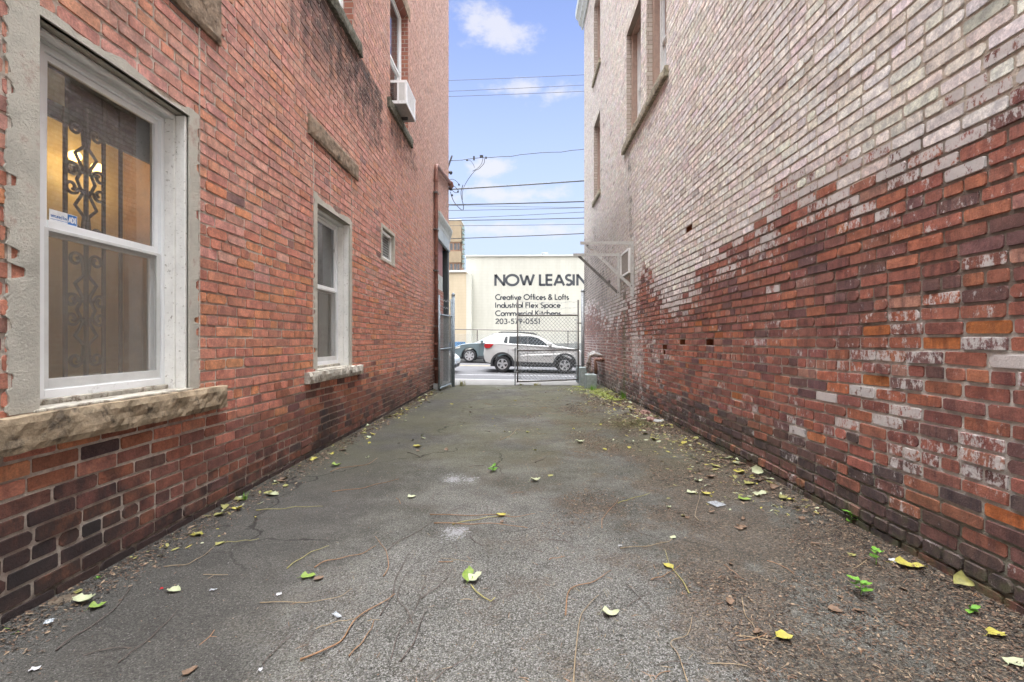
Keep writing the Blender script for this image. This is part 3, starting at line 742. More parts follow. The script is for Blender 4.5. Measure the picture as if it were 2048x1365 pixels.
# lit room behind the big window
rw = WB(XL, 1); D0, D1 = .205, .90
a, b2, c, d = 1.75, 3.45, .70, 2.80
rw.q([(a, D1, c), (b2, D1, c), (b2, D1, d), (a, D1, d)]); rw.q([(a, D0, c), (a, D1, c), (a, D1, d), (a, D0, d)])
rw.q([(a, D0, c), (b2, D0, c), (b2, D1, c), (a, D1, c)])
sub(rw.build('inner_wall', M['tan_wall'], fix=False), win1)
rw = WB(XL, 1); rw.q([(a, D0, d), (b2, D0, d), (b2, D1, d), (a, D1, d)]); rw.b(2.0, 3.44, .46, .48, 2.44, 2.79)   # dark ceiling and hung panel painting in the pane's dark reflection
sub(rw.build('reflection_panel', simple('dark_blue_grey_reflection', (.035, .04, .05), .8, var=.3, scale=10), fix=False), win1)
rw = WB(XL, 1); rw.q([(b2, D0, c), (b2, D1, c), (b2, D1, d), (b2, D0, d)]); rw.b(3.40, 3.445, .30, .36, c, 2.7)
sub(rw.build('wood_panel', M['orange_wood'], fix=False), win1)
# inner wall of the building around the room front
rw = WB(XL, 1); rw.b(1.75, 2.03, .2, .204, .7, 2.8); rw.b(2.91, 3.45, .2, .204, .7, 2.8); rw.b(2.03, 2.91, .2, .204, .7, .90); rw.b(2.03, 2.91, .2, .204, 2.63, 2.8)
sub(rw.build('inner_lining', M['tan_wall'], fix=False), win1)
# wall lamp with two bulbs
LX = XL - .86
lamp = empty('wall_lamp', (LX, 3.05, 2.42), label='double wall lamp glowing warm yellow behind the big left window', cat='lamp')
bpy.context.view_layer.update()
lm = MB(); lm.tube([(LX - .035, 3.05, 2.36), (LX - .01, 3.05, 2.36)], .04, 14); lm.tube([(LX + .06, 2.97, 2.37), (LX + .03, 2.99, 2.34), (LX + .03, 3.09, 2.34), (LX + .06, 3.12, 2.36)], .007, 6)
child(lm.build('bracket', M['iron']), lamp)
for yy, zz in ((2.965, 2.415), (3.125, 2.395)):
    bm = bmesh.new(); bmesh.ops.create_uvsphere(bm, u_segments=16, v_segments=10, radius=.036); me = bpy.data.meshes.new('bulb'); bm.to_mesh(me); bm.free()
    me.polygons.foreach_set('use_smooth', [True] * len(me.polygons)); me.materials.append(emit_mat('warm_bulb', (1.0, .66, .22), 3.2))
    o = link(bpy.data.objects.new('bulb', me)); o.location = (LX + .06, yy, zz); child(o, lamp)
    pl = bpy.data.lights.new('lamp_light', 'POINT'); pl.energy = 1.5; pl.color = (1, .78, .45); pl.shadow_soft_size = .06
    po = link(bpy.data.objects.new('lamp_light', pl)); po.location = (LX + .15, yy, zz - .03); child(po, lamp)
# wrought iron scroll grille inside the glass
gx = XL - .34
grl = empty('window_grille', (gx, 2.4, .9), label='black wrought iron scroll grille behind the big left window', cat='grille')
bpy.context.view_layer.update()
g = MB()
for yy in (2.445, 2.675, 2.79): g.box(gx - .006, gx + .006, yy - .009, yy + .009, .80, 2.62)
child(g.build('bars', M['iron']), grl)
def spiral(cy, cz, r, s, v, turns=1.35, n=22):
    pts = []
    for i in range(n):
        t = i / (n - 1); rr = r * (1 - .80 * t); a = v * (math.pi / 2) + s * v * -1 * t * turns * 2 * math.pi
        pts.append((gx, cy + s * r * 0 + rr * math.cos(a) * 1, cz + rr * math.sin(a)))
    return pts
for zc, sc in ((1.375, 1.0), (2.10, 1.0)):
    g = MB(); cy = 2.565
    g.box(gx - .007, gx + .007, cy - .009, cy + .009, zc - .42, zc + .42)
    for s in (-1, 1):
        for (dz, v) in ((.28, 1), (.05, 1), (-.05, -1), (-.28, -1)):
            hb = MB(); r = .040; n = 26; pts = []
            # stem sweeps from the bar, curls outward
            c0y, c0z = cy + s * (.062 if abs(dz) > .1 else .085), zc + dz
            for i in range(n):
                t = i / (n - 1); ang = math.pi * (1.0 - t * 2.3); rr = r * (1 - .62 * t)
                pts.append((gx, c0y - s * rr * -math.cos(ang) , c0z + v * rr * math.sin(ang)))
            st0 = (gx, cy + s * .012, zc + dz - v * (.09 if abs(dz) > .1 else .0) * 1)
            g.tube([st0] + pts, [.009] * (n) + [.011], 6)
        # diamond links
        g.tube([(gx, cy + s * .01, zc + .20), (gx, cy + s * .065, zc + .145), (gx, cy + s * .02, zc + .07), (gx, cy + s * .055, zc + .0), (gx, cy + s * .02, zc - .07), (gx, cy + s * .065, zc - .145), (gx, cy + s * .01, zc - .20)], .009, 6)
    child(g.build('scrollwork', M['iron'], smooth=True), grl)

# ---- vent window
v = WB(XL, 1); y0, y1, z0, z1 = 7.0, 7.66, 2.49, 2.95
fr = WB(XL, 1); t = .04; fr.b(y0 + .03, y0 + t + .03, .03, .07, z0 + .02, z1 - .02); fr.b(y1 - t - .03, y1 - .03, .03, .07, z0 + .02, z1 - .02); fr.b(y0 + t + .03, y1 - t - .03, .03, .07, z1 - t - .02, z1 - .02); fr.b(y0 + t + .03, y1 - t - .03, .03, .07, z0 + .02, z0 + t)
vent = child(fr.build('vent_window', M['white_paint'], bevel=.003), lb); vent['label'] = 'small square vent window with white frame and grey louvre'
for i in range(9):
    z = z0 + .055 + i * .04
    v.q([(y0 + .07, .045, z), (y1 - .07, .045, z), (y1 - .07, .075, z + .035), (y0 + .07, .075, z + .035)])
sub(v.build('louvre', M['alu'], fix=False), vent)
reveal(XL, 1, y0, y1, z0, z1, .09, M['stucco'], vent)
bk = WB(XL, 1); bk.q([(y0, .09, z0), (y1, .09, z0), (y1, .09, z1), (y0, .09, z1)]); sub(bk.build('back', M['grey_room'], fix=False), vent)
rg = WB(XL, 1); w_ = .05
rg.b(y0 - w_, y0, -.011, .0, z0 - w_, z1 + w_); rg.b(y1, y1 + w_, -.011, .0, z0 - w_, z1 + w_); rg.b(y0, y1, -.011, 0, z1, z1 + w_); rg.b(y0, y1, -.011, 0, z0 - w_, z0)
sub(rg.build('render_band', M['stucco'], bevel=.004), vent)
# ---- upper windows left
for (y0, y1, lab, seed) in ((4.75, 5.80, 'upper white window seen only at its foot, nearest the viewer', 61), (7.45, 8.63, 'tall upper white window above the air conditioner', 77)):
    win = sash_window(XL, 1, y0, y1, 5.09, 7.28, .125, lb, M['vinyl'], M['alu'], 6.15, 'none', label=lab, rm='grey_room', fw=.06)
    reveal(XL, 1, y0, y1, 5.09, 7.3, .20, M['pbrick_l'], win)
    s = rough_block('stone_sill', XL, 1, 4.53 if y0 < 6 else 7.28, 6.02 if y0 < 6 else 8.87, -.055, .13, 4.93, 5.088, M['dark_stone'], None, seed, .010, .03, .05); sub(s, win)
    l = rough_block('stone_lintel', XL, 1, y0 - .13, y1 + .13, -.02, .10, 7.302, 7.55, M['sandstone'], None, seed + 3, .005, 0, .08); sub(l, win)
# ---- air conditioner in the upper window
ac = empty('air_conditioner', (XL + .1, 7.87, 5.09), label='white box air conditioner jutting from the upper left window', cat='air conditioner')
bpy.context.view_layer.update()
y0, y1, z0, z1, xo, xi = 7.55, 8.19, 5.12, 5.50, XL + .245, XL - .12
b = MB(); t = .022
for (ya, yb) in ((y0, y0 + .012), (y1 - .012, y1)):
    b.box(xi, xo, ya, yb, z0, z0 + .05); b.box(xi, xo, ya, yb, z1 - .035, z1)
    for xa in (xi, XL + .085, xo - .035): b.box(xa, xa + (.03), ya, yb, z0 + .05, z1 - .035)
b.box(xi, xo, y0, y1, z1, z1 + .008); b.box(xo - .012, xo, y0 + .012, y1 - .012, z0, z0 + .045); b.box(xo - .012, xo, y0 + .012, y1 - .012, z1 - .035, z1)
b.box(xo - .012, xo, y0 + .012, y0 + .06, z0 + .045, z1 - .035); b.box(xo - .012, xo, y1 - .06, y1 - .012, z0 + .045, z1 - .035)
child(b.build('casing', M['vinyl'], bevel=.002), ac)
b = MB(); b.box(xi, xo - .013, y0, y1, z0 - .006, z0); child(b.build('base_pan', M['grey_room']), ac)
b = MB(); b.box(xo - .010, xo - .006, y0 + .06, y1 - .06, z0 + .045, z1 - .035)
for k in range(7): b.box(xo - .006, xo - .003, y0 + .08, y1 - .08, z0 + .075 + k * .035, z0 + .085 + k * .035)
child(b.build('back_grille', M['white_paint']), ac)
b = MB(); b.box(XL + .115, xo - .035, y0 + .004, y0 + .008, z0 + .05, z1 - .035)
for k in range(9): b.box(XL + .117 + k * .0105, XL + .1215 + k * .0105, y0 + .001, y0 + .004, z0 + .05, z1 - .035)
child(b.build('side_louvre', M['alu']), ac)
b = MB(); b.box(xi + .03, XL + .085, y0 + .004, y0 + .008, z0 + .05, z1 - .035); child(b.build('side_panel', M['glass_dark']), ac)
b = MB(); b.box(xi, XL + .15, 8.0, 8.03, z0 - .05, z0 - .007); child(b.build('support', M['black']), ac)
# ---- rust red conduit with elbow, clips and weather head
cp = empty('conduit_pipe', (XL + .05, 11.2, 0), label='rust red conduit pipe climbing the left wall and turning to the street', cat='pipe')
bpy.context.view_layer.update()
px_ = XL + .06; b = MB(); yA = 11.2; zt = 5.52
pts = [(px_, yA, .16), (px_, yA, zt - .12)] + [(px_, yA + .12 * (1 - math.cos(R(a))), zt - .12 + .12 * math.sin(R(a))) for a in (30, 60, 90)] + [(px_, 13.35, zt + .30)]
b.tube(pts, .046, 12); child(b.build('tube', M['rust_pipe'], smooth=True), cp)
for z in (.5, 1.1, 1.9, 2.6, 3.3, 4.2, 5.1): b = MB(); b.tube([(px_, yA, z), (px_, yA, z + .07)], .056, 12); child(b.build('coupling', M['rust_pipe']), cp)
for z in (.75, 1.55, 2.9, 3.9, 4.8): b = MB(); b.box(XL, px_ + .05, yA - .10, yA + .10, z, z + .03); child(b.build('strap', M['rust_steel']), cp)
b = MB(); b.tube([(px_, 13.33, zt + .29), (px_, 13.46, zt + .30), (px_ + .02, 13.56, zt + .24)], [.06, .085, .07], 12); child(b.build('weather_head', M['rust_pipe'], smooth=True), cp)
b = MB(); b.box(XL, XL + .13, yA - .07, yA + .07, 0, .17); child(b.build('footing', M['concrete'], bevel=.01), cp)
# ---- storefront return at the corner
def sf(name, m, fn, bevel=.004, label=None):
    q = WB(XL, 1); fn(q); o = child(q.build(name, m, bevel=bevel), lb)
    if label: o['label'] = label
    return o
M['sf_grey'] = simple('grey_green_painted_trim', (.42, .45, .43), .6, var=.15, scale=9, dirt=(.22, .24, .22), dirt_amt=.2, dscale=14)
M['sf_blue'] = simple('pale_grey_blue_panel', (.38, .43, .45), .6, var=.12, scale=6, dirt=(.26, .30, .32), dirt_amt=.2, dscale=5)
M['sf_dark'] = simple('near_black_trim', (.05, .06, .065), .6)
M['maroon'] = simple('faded_maroon_panel', (.30, .15, .15), .7, var=.1, scale=5)
def cor(q):
    pr = [(0, 4.12), (.03, 4.12), (.04, 4.17), (.045, 4.24), (.085, 4.36), (.10, 4.42), (.10, 4.47), (0, 4.50)]
    q.prism([(XL + a, z) for a, z in pr], 'y', 11.55, 13.62)
sf('storefront_cornice', M['sf_grey'], cor, 0)
sf('sign_band', M['sf_blue'], lambda q: (q.b(11.6, 13.45, -.035, .04, 3.86, 4.12), q.b(11.57, 13.47, -.05, .02, 3.80, 3.86)))
sf('maroon_panel', M['maroon'], lambda q: q.b(11.75, 12.62, .03, .06, 2.95, 3.80))
sf('pale_patch', M['sf_grey'], lambda q: q.b(11.75, 12.62, .025, .06, 2.55, 2.95))
sf('brick_pier', M['pbrick_l'], lambda q: q.b(11.602, 12.65, .01, .3, .05, 2.55), 0)
sf('dark_opening', M['dark_room'], lambda q: q.b(12.65, 13.2, .16, .3, .05, 3.80), 0)
sf('dark_opening_pilaster', M['sf_dark'], lambda q: (q.b(13.22, 13.47, -.02, .15, .05, 3.80), q.b(11.602, 11.74, -.01, .1, 2.55, 3.80)))  # near black on the corner pilaster stands in for the dark opening's shade
sf('pier_base', M['concrete'], lambda q: q.b(11.61, 13.47, -.01, .3, 0, .05), 0)
# ------------------------------------------------------------------ right building openings
def right_window(y0, y1, z0, z1, lab, seed, sill=True, zm=None):
    win = sash_window(XR, -1, y0 + .02, y1 - .115, z0 + .01, z1 - .02, .19, rb, M['alu'], M['alu'], zm or (z0 + z1) / 2, 'none', 'glass', lab, 'dark_room', .5, .06)
    reveal(XR, -1, y0, y1, z0, z1, .26, M['pbrick_r'], win)
    j = WB(XR, -1); j.b(y1 - .112, y1 - .004, .10, .26, z0, z1 - .004); j.b(y0 + .004, y1 - .112, .10, .26, z1 - .05, z1 - .004)
    sub(j.build('brown_casing', M['brown_wood'], bevel=.004), win)
    l = rough_block('stone_lintel', XR, -1, y0 - .12, y1 + .14, -.006, .10, z1 + .002, z1 + .21, M['lint'], None, seed, .003, 0, .08); sub(l, win)
    if sill: s = rough_block('stone_sill', XR, -1, y0 - .10, y1 + .12, -.06, .20, z0 - .13, z0 - .002, M['sill_r'], None, seed + 1, .010, .03, .05); sub(s, win)
    return win
M['lint'] = simple('cream_stained_stone', (.44, .40, .34), .9, var=.2, scale=8, bump=.7, bscale=60)
M['sill_r'] = simple('mossy_sill_stone', (.25, .225, .16), .95, var=.45, scale=18, bump=1.0, bscale=40)
w1 = right_window(6.85, 7.92, 5.22, 7.42, 'brown cased sash window nearest the viewer, sharing a long sill', 5, False, 6.15)
w2 = right_window(8.30, 9.42, 5.22, 7.42, 'brown cased sash window at the far end of the shared sill', 8, False, 6.2)
s = rough_block('stone_sill', XR, -1, 6.74, 9.62, -.07, .20, 5.07, 5.218, M['sill_r'], None, 31, .012, .03, .05); child(s, rb); s['label'] = 'long mossy stone sill under the pair of windows'
w3 = right_window(12.55, 13.6, 5.3, 7.5, 'narrow looking recessed window by the street corner, lower floor', 12)
w4 = right_window(12.55, 13.6, 8.85, 11.05, 'narrow looking recessed window by the street corner, top floor', 15)
b = MB(); pr = [(0, 11.95), (-.05, 11.95), (-.07, 12.05), (-.15, 12.12), (-.17, 12.25), (-.26, 12.35), (-.27, 12.55), (0, 12.62)]
b.prism([(XR + a, z) for a, z in pr], 'y', YB, YR + .25); child(b.build('roof_cornice', M['sf_grey']), rb)
# wall air conditioner
wa = empty('air_conditioner', (XR, 9.35, 2.52), label='small white framed air conditioner set in the right brick wall', cat='air conditioner')
bpy.context.view_layer.update()
b = WB(XR, -1); y0, y1, z0, z1 = 8.99, 9.71, 2.53, 3.01; t = .035; d0 = -.06
b.b(y0, y0 + t, d0, .1, z0, z1); b.b(y1 - t, y1, d0, .1, z0, z1); b.b(y0 + t, y1 - t, d0, .1, z1 - t, z1); b.b(y0 + t, y1 - t, d0, .1, z0, z0 + t)
child(b.build('frame', M['white_paint'], bevel=.004), wa)
b = WB(XR, -1); b.b(y0 + t, y1 - t, -.045, .08, z0 + t, z1 - t)
for k in range(14): b.b(y0 + t + .02, y1 - t - .02, -.049, -.045, z0 + t + .02 + k * .027, z0 + t + .034 + k * .027)
child(b.build('grille', simple('tan_grille', (.30, .27, .23), .7, var=.15)), wa)
# steel brackets
for (Y, lab) in ((8.79, 'near triangular grey steel bracket on the right wall'), (9.98, 'far triangular grey steel bracket on the right wall beyond the air conditioner')):
    br = empty('wall_bracket', (XR, Y, 2.05), label=lab, cat='bracket', group='steel brackets on the right wall'); bpy.context.view_layer.update()
    near = Y < 9
    b = WB(XR, -1); b.b(Y - .008, Y + .055, -.012, -.006, 2.05 if near else 2.18, 3.10); b.b(Y - .008, Y - .002, -.07, -.012, 2.05 if near else 2.18, 3.10); child(b.build('upright', M['bracket']), br)
    b = WB(XR, -1); b.b(Y - .008, Y - .002, -1.02, -.071, 3.035, 3.095); b.b(Y - .002, Y + .05, -1.02, -.071, 3.089, 3.095); child(b.build('arm', M['bracket']), br)
    b = MB(); a_ = Vector((XR - .90, Y + .004, 3.04)); c_ = Vector((XR - .03, Y + .004, 2.22)); dd = (c_ - a_).normalized(); nn = Vector((dd.z, 0, -dd.x)) * .028
    b.poly([a_ - nn, a_ + nn, c_ + nn, c_ - nn]); b2_ = [Vector(p) + Vector((0, .006, 0)) for p in (a_ - nn, a_ + nn, c_ + nn, c_ - nn)]; b.poly(b2_)
    for i in range(4):
        p0 = [a_ - nn, a_ + nn, c_ + nn, c_ - nn]; b.quad(p0[i], p0[(i + 1) % 4], b2_[(i + 1) % 4], b2_[i])
    child(b.build('brace', M['bracket'] if near else M['rust_steel']), br)
    b = MB(); b.tube([(XR - .88, Y - .02, 3.02), (XR - .88, Y + .02, 3.02)], .012, 8); b.tube([(XR - .05, Y - .02, 2.25), (XR - .05, Y + .02, 2.25)], .012, 8); child(b.build('bolt', M['rust_steel']), br)
b = WB(XR, -1); b.b(11.1, 11.13, -.05, .01, 2.58, 2.66); b.b(11.1, 11.13, -.05, -.03, 2.50, 2.66); hk = b.build('wall_hook', M['rust_steel']); tag(hk, 'tiny rusty iron hook on the right wall beyond the brackets', 'hook')
# ------------------------------------------------------------------ ground
def asphalt_alley():
    m, t, b, pos, o = mat('alley_asphalt')
    x, y, z = t.sep(pos)
    nl = t.noise(pos, 1.1, 6, .6); nm = t.noise(pos, 5, 6, .7); nf = t.noise(pos, 60, 5, .75)
    c = t.mix(t.ramp(nl, .3, .7), (.070, .069, .060), (.112, .109, .096))
    c = t.mix(1.0, c, t.mix(t.ramp(nm, .3, .7), (.82, .82, .82), (1.2, 1.2, 1.2)), 'MULTIPLY')
    c = t.mix(1.0, c, t.mix(t.ramp(nf, .3, .7), (.70, .70, .70), (1.25, 1.25, 1.25)), 'MULTIPLY')
    n9 = t.noise(pos, 130, 3, .8); c = t.mix(1.0, c, t.mix(t.ramp(n9, .36, .64), (.45, .45, .45), (1.65, 1.65, 1.62)), 'MULTIPLY')
    # exposed aggregate in the middle of the foreground
    cells = t.add('ShaderNodeTexVoronoi'); cells.inputs['Scale'].default_value = 215; t.link(pos, cells.inputs['Vector'])
    sep_ = t.sep(cells.outputs['Color'])
    worn = t.math('ADD', t.math('MULTIPLY', t.math('SUBTRACT', nl, .5), 2.2), t.ramp(y, 1.6, 4.6, .62, .0))
    side = t.ramp(t.math('ABSOLUTE', t.math('SUBTRACT', x, t.math('ADD', -.15, t.math('MULTIPLY', nm, .3)))), .5, 1.4, 0.0, .75)
    worn = t.ramp(t.math('SUBTRACT', worn, side), -.05, .5)
    agg = t.math('MULTIPLY', t.ramp(sep_[0], .45, .75), t.math('ADD', .12, t.math('MULTIPLY', worn, .80)))
    stone = t.mix(sep_[1], (.09, .088, .084), (.31, .30, .285))
    c = t.mix(agg, c, stone)
    # pale chips everywhere
    ch = t.math('GREATER_THAN', sep_[2], .975); c = t.mix(t.math('MULTIPLY', ch, .8), c, (.28, .27, .25))
    # brown litter stain on the right, darker crust
    rm = t.ramp(t.math('ADD', x, t.math('MULTIPLY', t.math('SUBTRACT', nl, .5), 2.6)), .4, 1.3)
    rm2 = t.ramp(t.math('ADD', y, t.math('MULTIPLY', nm, 2)), 7.5, 9.5, 1.0, .25)
    rm = t.math('MULTIPLY', rm, rm2)
    cl = t.ramp(t.math('ADD', t.noise(pos, 1.7, 6, .68), t.math('MULTIPLY', rm, .11)), .50, .60)
    rm = t.math('MULTIPLY', cl, t.ramp(t.math('ADD', x, t.math('MULTIPLY', nl, .6)), -.4, 1.2, .25, 1.0))
    c2 = t.add('ShaderNodeTexVoronoi'); c2.inputs['Scale'].default_value = 105; t.link(t.mapping(pos, scale=(1, 1.6, 1), rot=(0, 0, .5)), c2.inputs['Vector'])
    q2 = t.sep(c2.outputs['Color']); chip = t.mix(t.ramp(q2[0], .25, .6), (.022, .018, .015), (.090, .062, .043)); chip = t.mix(t.ramp(q2[1], .80, .9), chip, (.22, .165, .11))
    c = t.mix(t.math('MULTIPLY', rm, .52), c, chip)
    # dark smooth crust on the left
    lm_ = t.ramp(t.math('ADD', x, t.math('MULTIPLY', t.math('SUBTRACT', nm, .5), .9)), -1.3, -.75, 1.0, 0.0)
    c = t.mix(t.math('MULTIPLY', lm_, .5), c, (.050, .046, .044))
    # greenish mossy film further back
    gm = t.math('MULTIPLY', t.ramp(t.noise(pos, .8, 5, .6), .36, .56), t.ramp(y, 3.2, 5.5))
    c = t.mix(t.math('MULTIPLY', gm, .45), c, (.115, .113, .066))
    # two spilled chalk spots
    for (px, py, r) in ((910, 1066, .10), (905, 957, .14), (940, 962, .10)):
        q = on_ground(px, py)
        d = t.math('SQRT', t.math('ADD', t.math('POWER', t.math('SUBTRACT', x, q.x), 2.0), t.math('MULTIPLY', t.math('POWER', t.math('SUBTRACT', y, q.y), 2.0), .6)))
        k = t.ramp(t.math('ADD', t.math('DIVIDE', d, r), t.math('ADD', t.math('MULTIPLY', t.math('SUBTRACT', nf, .5), 5.0), t.math('MULTIPLY', t.math('SUBTRACT', nm, .5), 3.0))), .25, .6, .75, 0.0)
        c = t.mix(k, c, (.34, .34, .35))
    # cracks
    wp = t.add('ShaderNodeVectorMath', operation='ADD'); wn_ = t.add('ShaderNodeTexNoise'); wn_.inputs['Scale'].default_value = 2.5; wn_.inputs['Detail'].default_value = 5; t.link(pos, wn_.inputs['Vector'])
    sc_ = t.add('ShaderNodeVectorMath', operation='SCALE'); t.link(wn_.outputs['Color'], sc_.inputs[0]); sc_.inputs['Scale'].default_value = .7; t.link(pos, wp.inputs[0]); t.link(sc_.outputs[0], wp.inputs[1])
    ck = t.voro(wp.outputs[0], .55, 'DISTANCE_TO_EDGE')
    ckm = t.math('MULTIPLY', t.ramp(ck, .003, .010, 1.0, 0.0), t.ramp(t.noise(pos, .8, 2), .45, .6))
    c = t.mix(t.math('MULTIPLY', ckm, .75), c, (.022, .02, .018))
    t.link(c, b.inputs['Base Color']); b.inputs['Roughness'].default_value = .95; b.inputs['Specular IOR Level'].default_value = .12
    h = t.math('ADD', t.math('MULTIPLY', t.voro(pos, 215), -.8), t.math('ADD', t.math('MULTIPLY', nf, .8), t.math('MULTIPLY', nm, .8)))
    t.link(t.bump(h, .9, .008), b.inputs['Normal'])
    return m
def alley_z(x, y):
    e = min(x - XL, XR - x)
    lip = .035 * max(0, 1 - max(e, 0) / .22) ** 2
    f = sm(y, 12.3, 12.9)
    return (.010 * nz(x * 1.3, y * 1.3, 3) + .004 * nz(x * 6, y * 6, 8) + lip) * (1 - f) - .012 * sm(y, 11.5, 12.7)
b = MB(); nx, ny = 90, 240; x0, x1, y0, y1 = XL - .06, XR + .06, YB, 12.62
xsn = [x0 + (x1 - x0) * i / nx for i in range(nx + 1)]; ysn = [y0 + (y1 - y0) * (j / ny) ** 1.3 for j in range(ny + 1)]
b.v = [(x, y, alley_z(x, y)) for y in ysn for x in xsn]
b.f = [(j * (nx + 1) + i, j * (nx + 1) + i + 1, (j + 1) * (nx + 1) + i + 1, (j + 1) * (nx + 1) + i) for j in range(ny) for i in range(nx)]; b.m = [0] * len(b.f)
M['alley'] = asphalt_alley()
o = b.build('alley_pavement', M['alley'], smooth=True); tag(o, kind='structure', label='cracked dark asphalt floor of the alley')
b = MB(); b.quad((-30, -45, -.012), (30, -45, -.012), (30, YB, -.012), (-30, YB, -.012)); tag(b.build('yard_pavement', M['alley']), kind='structure')
M['earth'] = simple('dusty_ground', (.20, .19, .17), .95, var=.2, scale=.5)
b = MB(); b.quad((-700, -700, -.9), (700, -700, -.9), (700, 700, -.9), (-700, 700, -.9)); tag(b.build('ground', M['earth']), kind='structure')
# sidewalk, road
def road_z(x, y):
    if y < 18.7: z = -.215 + .004 * (y - 15.3)
    elif y < 25: z = -.2014 + (y - 18.7) * .0262
    else: z = -.0363
    return z - .0155 * x
def walk_z(x, y): return -.006 - (y - 12.6) * .030 - .0155 * x * sm(y, 12.6, 15.3)
def sheet(name, ys, zf, xs, m, lift=0, label=None):
    b = MB(); b.v = [(x, y, zf(x, y) + lift) for y in ys for x in xs]; n = len(xs)
    b.f = [(j * n + i, j * n + i + 1, (j + 1) * n + i + 1, (j + 1) * n + i) for j in range(len(ys) - 1) for i in range(n - 1)]; b.m = [0] * len(b.f)
    o = b.build(name, m); tag(o, label, kind='structure'); return o
XSR = [-60, -20, -6, -4, -2, 0, 2, 4, 6, 20, 60]
M['road'] = simple('faded_grey_asphalt', (.088, .087, .090), .85, var=.10, scale=3, bump=.5, bscale=160, spec=.2, dirt=(.075, .075, .078), dirt_amt=.3, dscale=1.2)
M['walk'] = simple('pale_concrete_pavement', (.165, .16, .148), .9, var=.12, scale=4, bump=.4, bscale=120, spec=.2, dirt=(.15, .145, .13), dirt_amt=.3, dscale=3)
M['line_white'] = simple('worn_white_road_paint', (.33, .33, .33), .7, var=.06, dirt=(.18, .18, .18), dirt_amt=.25, dscale=8)
M['line_yellow'] = simple('worn_yellow_road_paint', (.28, .22, .12), .7, var=.08, dirt=(.17, .16, .13), dirt_amt=.3, dscale=8)
sheet('sidewalk', [12.6, 13.5, 14.4, 15.0], walk_z, XSR, M['walk'])
b = MB()
for xa, xb in zip(XSR, XSR[1:]):
    v = [(xa, 15.0, -.5), (xb, 15.0, -.5), (xb, 15.0, walk_z(xb, 15)), (xa, 15.0, walk_z(xa, 15)), (xa, 15.2, -.5), (xb, 15.2, -.5), (xb, 15.2, walk_z(xb, 15) - .004), (xa, 15.2, walk_z(xa, 15) - .004)]
    b.mesh(v, [(3, 2, 6, 7), (4, 5, 6, 7)])
tag(b.build('kerb', M['concrete']), kind='structure')
sheet('road', [15.2, 17, 18.7, 20, 22, 24, 25, 26.95], road_z, XSR, M['road'])
sheet('road_marking', [18.64, 18.76], road_z, XSR, M['line_white'], .004, 'long white line painted along the near lane')
sheet('road_marking', [23.05, 23.17], road_z, XSR, M['line_yellow'], .004, 'faded yellow centre line, nearer stripe')
sheet('road_marking', [23.32, 23.44], road_z, XSR, M['line_yellow'], .004, 'faded yellow centre line, farther stripe')
def far_z(x, y): return .09 - .0155 * x
b = MB()
for xa, xb in zip(XSR, XSR[1:]): b.mesh([(xa, 26.95, -1), (xb, 26.95, -1), (xb, 26.95, far_z(xb, 0)), (xa, 26.95, far_z(xa, 0)), (xa, 27.12, far_z(xa, 0)), (xb, 27.12, far_z(xb, 0))], [(0, 1, 2, 3), (3, 2, 5, 4)])
tag(b.build('kerb', M['concrete']), kind='structure')
sheet('sidewalk', [27.12, 29, 33], far_z, XSR, M['walk'])
# ------------------------------------------------------------------ buildings across the street
YW = 33.0
M['cream_block'] = simple('cream_painted_blockwork', (.70, .69, .57), .85, var=.035, scale=.7, bump=.15, bscale=5, spec=.15, dirt=(.64, .63, .54), dirt_amt=.2, dscale=.8)
def blockwall(name, col, joint):
    m, t, b, pos, o = mat(name)
    x, y, z = t.sep(pos); cb = t.add('ShaderNodeCombineXYZ'); t.link(t.math('ADD', x, y), cb.inputs[0]); t.link(z, cb.inputs[1])
    br = t.add('ShaderNodeTexBrick', offset=.5); t.link(cb.outputs[0], br.inputs['Vector'])
    br.inputs['Color1'].default_value = (*col, 1); br.inputs['Color2'].default_value = (*[k * .975 for k in col], 1); br.inputs['Mortar'].default_value = (*joint, 1)
    br.inputs['Scale'].default_value = 1; br.inputs['Brick Width'].default_value = .40; br.inputs['Row Height'].default_value = .20; br.inputs['Mortar Size'].default_value = .008
    st = t.noise(t.mapping(pos, scale=(1, 1, .12)), 2.2, 5, .6)
    c = t.mix(1.0, br.outputs[0], t.mix(t.ramp(st, .3, .7), (.93, .93, .92), (1.03, 1.03, 1.03)), 'MULTIPLY')
    t.link(c, b.inputs['Base Color']); b.inputs['Roughness'].default_value = .85; t.link(t.bump(br.outputs[1], -.3, .01), b.inputs['Normal']); return m
M['cream_block'] = blockwall('cream_painted_blockwork', (.52, .515, .455), (.48, .475, .415))
M['tan_block'] = blockwall('buff_painted_blockwork', (.50, .42, .30), (.45, .38, .27))
M['base_grey'] = simple('grey_painted_plinth', (.20, .21, .20), .85, var=.1, scale=3)
M['lettering'] = simple('charcoal_sign_paint', (.055, .06, .07), .7, var=.1)
M['coping'] = simple('white_metal_coping', (.56, .57, .55), .6, var=.05)
topz = on_y(1050, 513, YW).z; xl = on_y(932, 600, YW).x
pb = empty('painted_building', (4, YW, 0), label='long cream painted block building with big NOW LEASING lettering', cat='building'); bpy.context.view_layer.update()
b = MB(); b.box(xl, 40, YW, YW + 14, .55, topz); child(b.build('wall', M['cream_block']), pb)
b = MB(); b.box(xl - .05, 40.1, YW - .07, YW + 14.1, topz, topz + .09); child(b.build('coping', M['coping']), pb)
zb = on_y(1100, 687, YW).z
b = MB(); b.box(on_y(1100, 687, YW).x, 40, YW - .03, YW - .001, -.3, zb); b.box(xl, 40, YW + .002, YW + 13.9, -.3, .55); child(b.build('plinth', M['base_grey']), pb)
